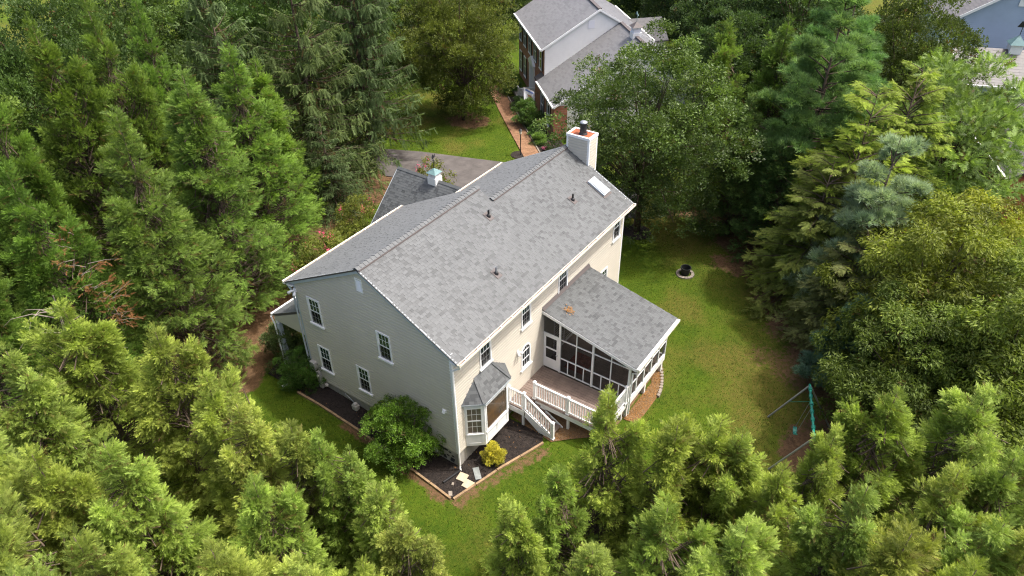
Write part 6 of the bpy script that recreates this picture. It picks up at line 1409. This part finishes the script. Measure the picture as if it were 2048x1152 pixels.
plant('oak', 'broadleaf_tree', 17.0, 31.5, 13.0, 4.8, (0.054, 0.1, 0.024), 'background tree at the top edge behind the middle spruce', 'tree')
plant('maple', 'broadleaf_tree', 9.5, 32.5, 13.0, 4.8, (0.058, 0.103, 0.024), 'background tree at the top edge behind the leftmost spruce', 'tree')
plant('maple', 'broadleaf_tree', -4.5, 25.5, 13.0, 4.0, (0.103, 0.158, 0.027), 'yellow green leafy tree in the top left corner', 'tree')
plant('oak', 'broadleaf_tree', -10.5, 25.5, 13.0, 4.6, (0.065, 0.11, 0.024), 'dark leafy tree cut by the left picture edge at the top corner', 'tree')
plant('oak', 'broadleaf_tree', 2.0, 28.5, 14.0, 4.6, (0.072, 0.116, 0.027), 'background leafy tree at the top edge behind the rear cypresses', 'tree')
plant('laurel', 'laurel_bush', -0.8, 2.25, 3.3, 1.45, (0.115, 0.22, 0.024), 'large glossy laurel bush against the gable wall', 'bush')
plant('laurel', 'laurel_bush', -0.35, 8.75, 1.9, 1.0, (0.06, 0.14, 0.018), 'small rounded bush by the electric meter', 'bush')
plant('boxwood', 'boxwood_bush', 0.35, 10.6, 2.1, 1.1, (0.088, 0.134, 0.036), 'dark reddish bush in front of the front porch column', 'bush')
plant('boxwood', 'golden_bush', 1.05, -1.0, 0.95, 0.46, (0.46, 0.43, 0.05), 'small golden yellow bush in the bed below the bay window', 'bush')
plant('boxwood', 'boxwood_bush', 30.6, 17.0, 1.9, 1.15, (0.072, 0.152, 0.028), 'large round clipped bush beside the brick path', 'bush')
plant('boxwood', 'boxwood_bush', 28.2, 14.3, 0.9, 0.7, (0.152, 0.249, 0.039), 'light green leafy shrub in the flower bed by the brick path', 'bush')
plant('boxwood', 'boxwood_bush', 33.2, 19.4, 0.9, 0.9, (0.072, 0.143, 0.032), 'dark shrub under the house flag', 'bush')
plant('boxwood', 'boxwood_bush', 35.6, 22.2, 1.3, 1.0, (0.075, 0.147, 0.032), 'dark shrub below the white porch railing', 'bush')
plant('boxwood', 'boxwood_bush', 29.2, 15.3, 0.9, 0.6, (0.088, 0.17, 0.032), 'small dark shrub at the brick house corner', 'bush')

# crape myrtle with pink blossom in front of the porch, and one beyond the garage
def blossom(root, H, R, n, seed, mt='pink', low=.35):
    r = np.random.default_rng(seed); V = []; T = []
    for i in range(n):
        d = rand_dirs(r, 1)[0]; d[2] = abs(d[2]) if r.random() < .8 else d[2]; c0 = np.array([d[0]*R*1.0, d[1]*R*1.0, H*.56+d[2]*H*.5])
        for j in range(34):
            p = c0+r.normal(size=3)*np.array([.10, .10, .15]); a = rand_dirs(r, 3)*.055; k = len(V); V += [p+a[0], p+a[1], p+a[2]]; T.append((k, k+1, k+2))
    o = np_mesh('blossom', np.array(V), np.array(T), mt, root)
for (x, y, h, rad, n, sd, lb) in ((5.2, 12.6, 3.4, 1.7, 9, 5, 'pink flowering crape myrtle leaning beside the front eave'), (9.2, 14.2, 3.4, 1.3, 7, 6, 'small pink crape myrtle beyond the garage gable'), (14.2, 12.9, 3.9, 1.2, 9, 7, 'pink crape myrtle behind the cupola at the driveway')):
    o = plant('myrtle', 'crape_myrtle', x, y, h, rad, (0.125, 0.150, 0.022), lb, 'shrub'); blossom(o, 3.6, 1.7, n, sd)
o = plant('boxwood', 'flowering_plant', 27.6, 13.2, .5, .4, (.06, .10, .03), 'low plant with bright pink blossom by the path end', 'flowers'); blossom(o, 1.6, .95, 14, 9, 'hot_pink')
# dead streak in the left cypress: bare twigs with rusty foliage
r = np.random.default_rng(12); c = Crown(); 
for (x, y, z0, z1) in ((-5.9, 12.3, 6.0, 9.6), (-5.6, 12.2, 4.4, 6.6)):
    for i in range(15):
        z = r.uniform(z0, z1); a = r.uniform(3.6, 5.9); L = r.uniform(.5, 1.2); p = np.array([x+r.normal(0, .12), y+r.normal(0, .12), z]); d = norm(np.array([math.cos(a), math.sin(a), r.uniform(.1, .8)]))
        c.limb.tube([tuple(p), tuple(p+d*L*.6+np.array([0, 0, .05])), tuple(p+d*L)], [.02, .012, .004], 3, cap=False)
        n = 9; s = r.uniform(.3, 1, n); P = p+np.outer(s*L, d)+.08*r.normal(size=(n, 3)); D = norm(d+.5*r.normal(size=(n, 3))); c.add(P, D, frames_for(r, D, UPV+np.zeros((n, 3))), r.uniform(.2, .38, n), .8, r.uniform(.4, 1, n), .5, np.where(r.random(n) < .8, 1., .3))
mat('rusty_foliage', (0.20, 0.075, 0.03), 0.9, 0.1, vcol=(0.14, 0.09, 0.035), vscale=3)
db = thing('dead_bough', (-5.8, 12.3, gz(-5.8, 12.3)), 'rusty brown dead bough showing in the dark cypress at left', 'dead branch')
o = bpy.data.objects.new('dead_foliage', c.mesh('dead_foliage', FR, 'rusty_foliage', r)); link(o, db); o.location = -db.location
o = bpy.data.objects.new('twig', c.limb_mesh('twig', 'bark_pale')); link(o, db); o.location = -db.location
# bare dead tree at the left edge
bt = thing('bare_tree', (-7.6, 12.6, gz(-7.6, 12.6)), 'bare leafless dead tree with arching grey branches at the left edge', 'dead tree')
m = MB(); m.tube([(-7.6, 12.6, -.6), (-7.5, 12.5, 4), (-7.3, 12.2, 7.6)], [.10, .07, .02], 6)
part(m, 'trunk', 'bark_pale', bt)
m = MB()
for i in range(22):
    z = r.uniform(3.0, 7.0); a = r.uniform(0, 6.28); L = r.uniform(.9, 2.2); p = np.array([-7.45, 12.4, z]); o_ = np.array([math.cos(a), math.sin(a), 0])
    m.tube([tuple(p), tuple(p+o_*L*.4+UPV*L*.28), tuple(p+o_*L*.8+UPV*L*.30), tuple(p+o_*L+UPV*L*.16)], [.028, .02, .012, .004], 4, cap=False)
b_ = part(m, 'branches', 'bark_pale', bt); b_['kind'] = 'stuff'
# ------------------------------------------------------------------ grass blades on the lawns
r = np.random.default_rng(21); NG = 170000
gxr = np.concatenate([r.uniform(-7, 22, int(NG*.8)), r.uniform(21, 34, int(NG*.2))]); gyr = np.concatenate([r.uniform(-13.5, 13.5, int(NG*.8)), r.uniform(9, 27, int(NG*.2))])
sl_, dr_ = masks(gxr, gyr)
keep = r.random(len(gxr)) > sl_*1.15
keep &= ~((gxr > -0.05) & (gxr < 14.6) & (gyr > -0.1) & (gyr < 12.0)) & ~((gxr > 3.3) & (gxr < 10.3) & (gyr > -4.6) & (gyr < 0))
def inpoly(x, y, P):
    c = np.zeros(len(x), bool); j = len(P)-1
    for i in range(len(P)):
        (xi, yi), (xj, yj) = P[i], P[j]
        if yi != yj: c ^= ((yi > y) != (yj > y)) & (x < (xj-xi)*(y-yi)/(yj-yi)+xi)
        j = i
    return c
for poly in (BED, DRIVE, NB, [tuple((pa+pn*.75)[:2]), tuple((pb+pn*.75)[:2]), tuple((pb-pn*.68)[:2]), tuple((pa-pn*.68)[:2])], [(6.2, -4.35), (6.3, -5.0), (8.2, -5.0), (9.4, -4.75), (10.5, -4.2), (10.5, -3.6), (9.9, -3.9), (9.0, -4.36)]): keep &= ~inpoly(gxr, gyr, poly)
gxr, gyr, dr_ = gxr[keep], gyr[keep], dr_[keep]; n = len(gxr); a = r.uniform(0, 6.283, n); h = r.uniform(.035, .085, n)*(1+.6*(fbm(gxr, gyr, 1.3, 44)-.5)); wd = .014
base = np.stack([gxr, gyr, gzv(gxr, gyr)+(fbm(gxr, gyr, 0.8, 5)-0.5)*0.05-.004], -1); sd = np.stack([np.cos(a)*wd, np.sin(a)*wd, np.zeros(n)], -1); ln = np.stack([r.normal(0, .5, n)*h, r.normal(0, .5, n)*h, h], -1)
V = np.stack([base-sd, base+sd, base+ln], 1).reshape(-1, 3); T = np.arange(3*n).reshape(-1, 3)
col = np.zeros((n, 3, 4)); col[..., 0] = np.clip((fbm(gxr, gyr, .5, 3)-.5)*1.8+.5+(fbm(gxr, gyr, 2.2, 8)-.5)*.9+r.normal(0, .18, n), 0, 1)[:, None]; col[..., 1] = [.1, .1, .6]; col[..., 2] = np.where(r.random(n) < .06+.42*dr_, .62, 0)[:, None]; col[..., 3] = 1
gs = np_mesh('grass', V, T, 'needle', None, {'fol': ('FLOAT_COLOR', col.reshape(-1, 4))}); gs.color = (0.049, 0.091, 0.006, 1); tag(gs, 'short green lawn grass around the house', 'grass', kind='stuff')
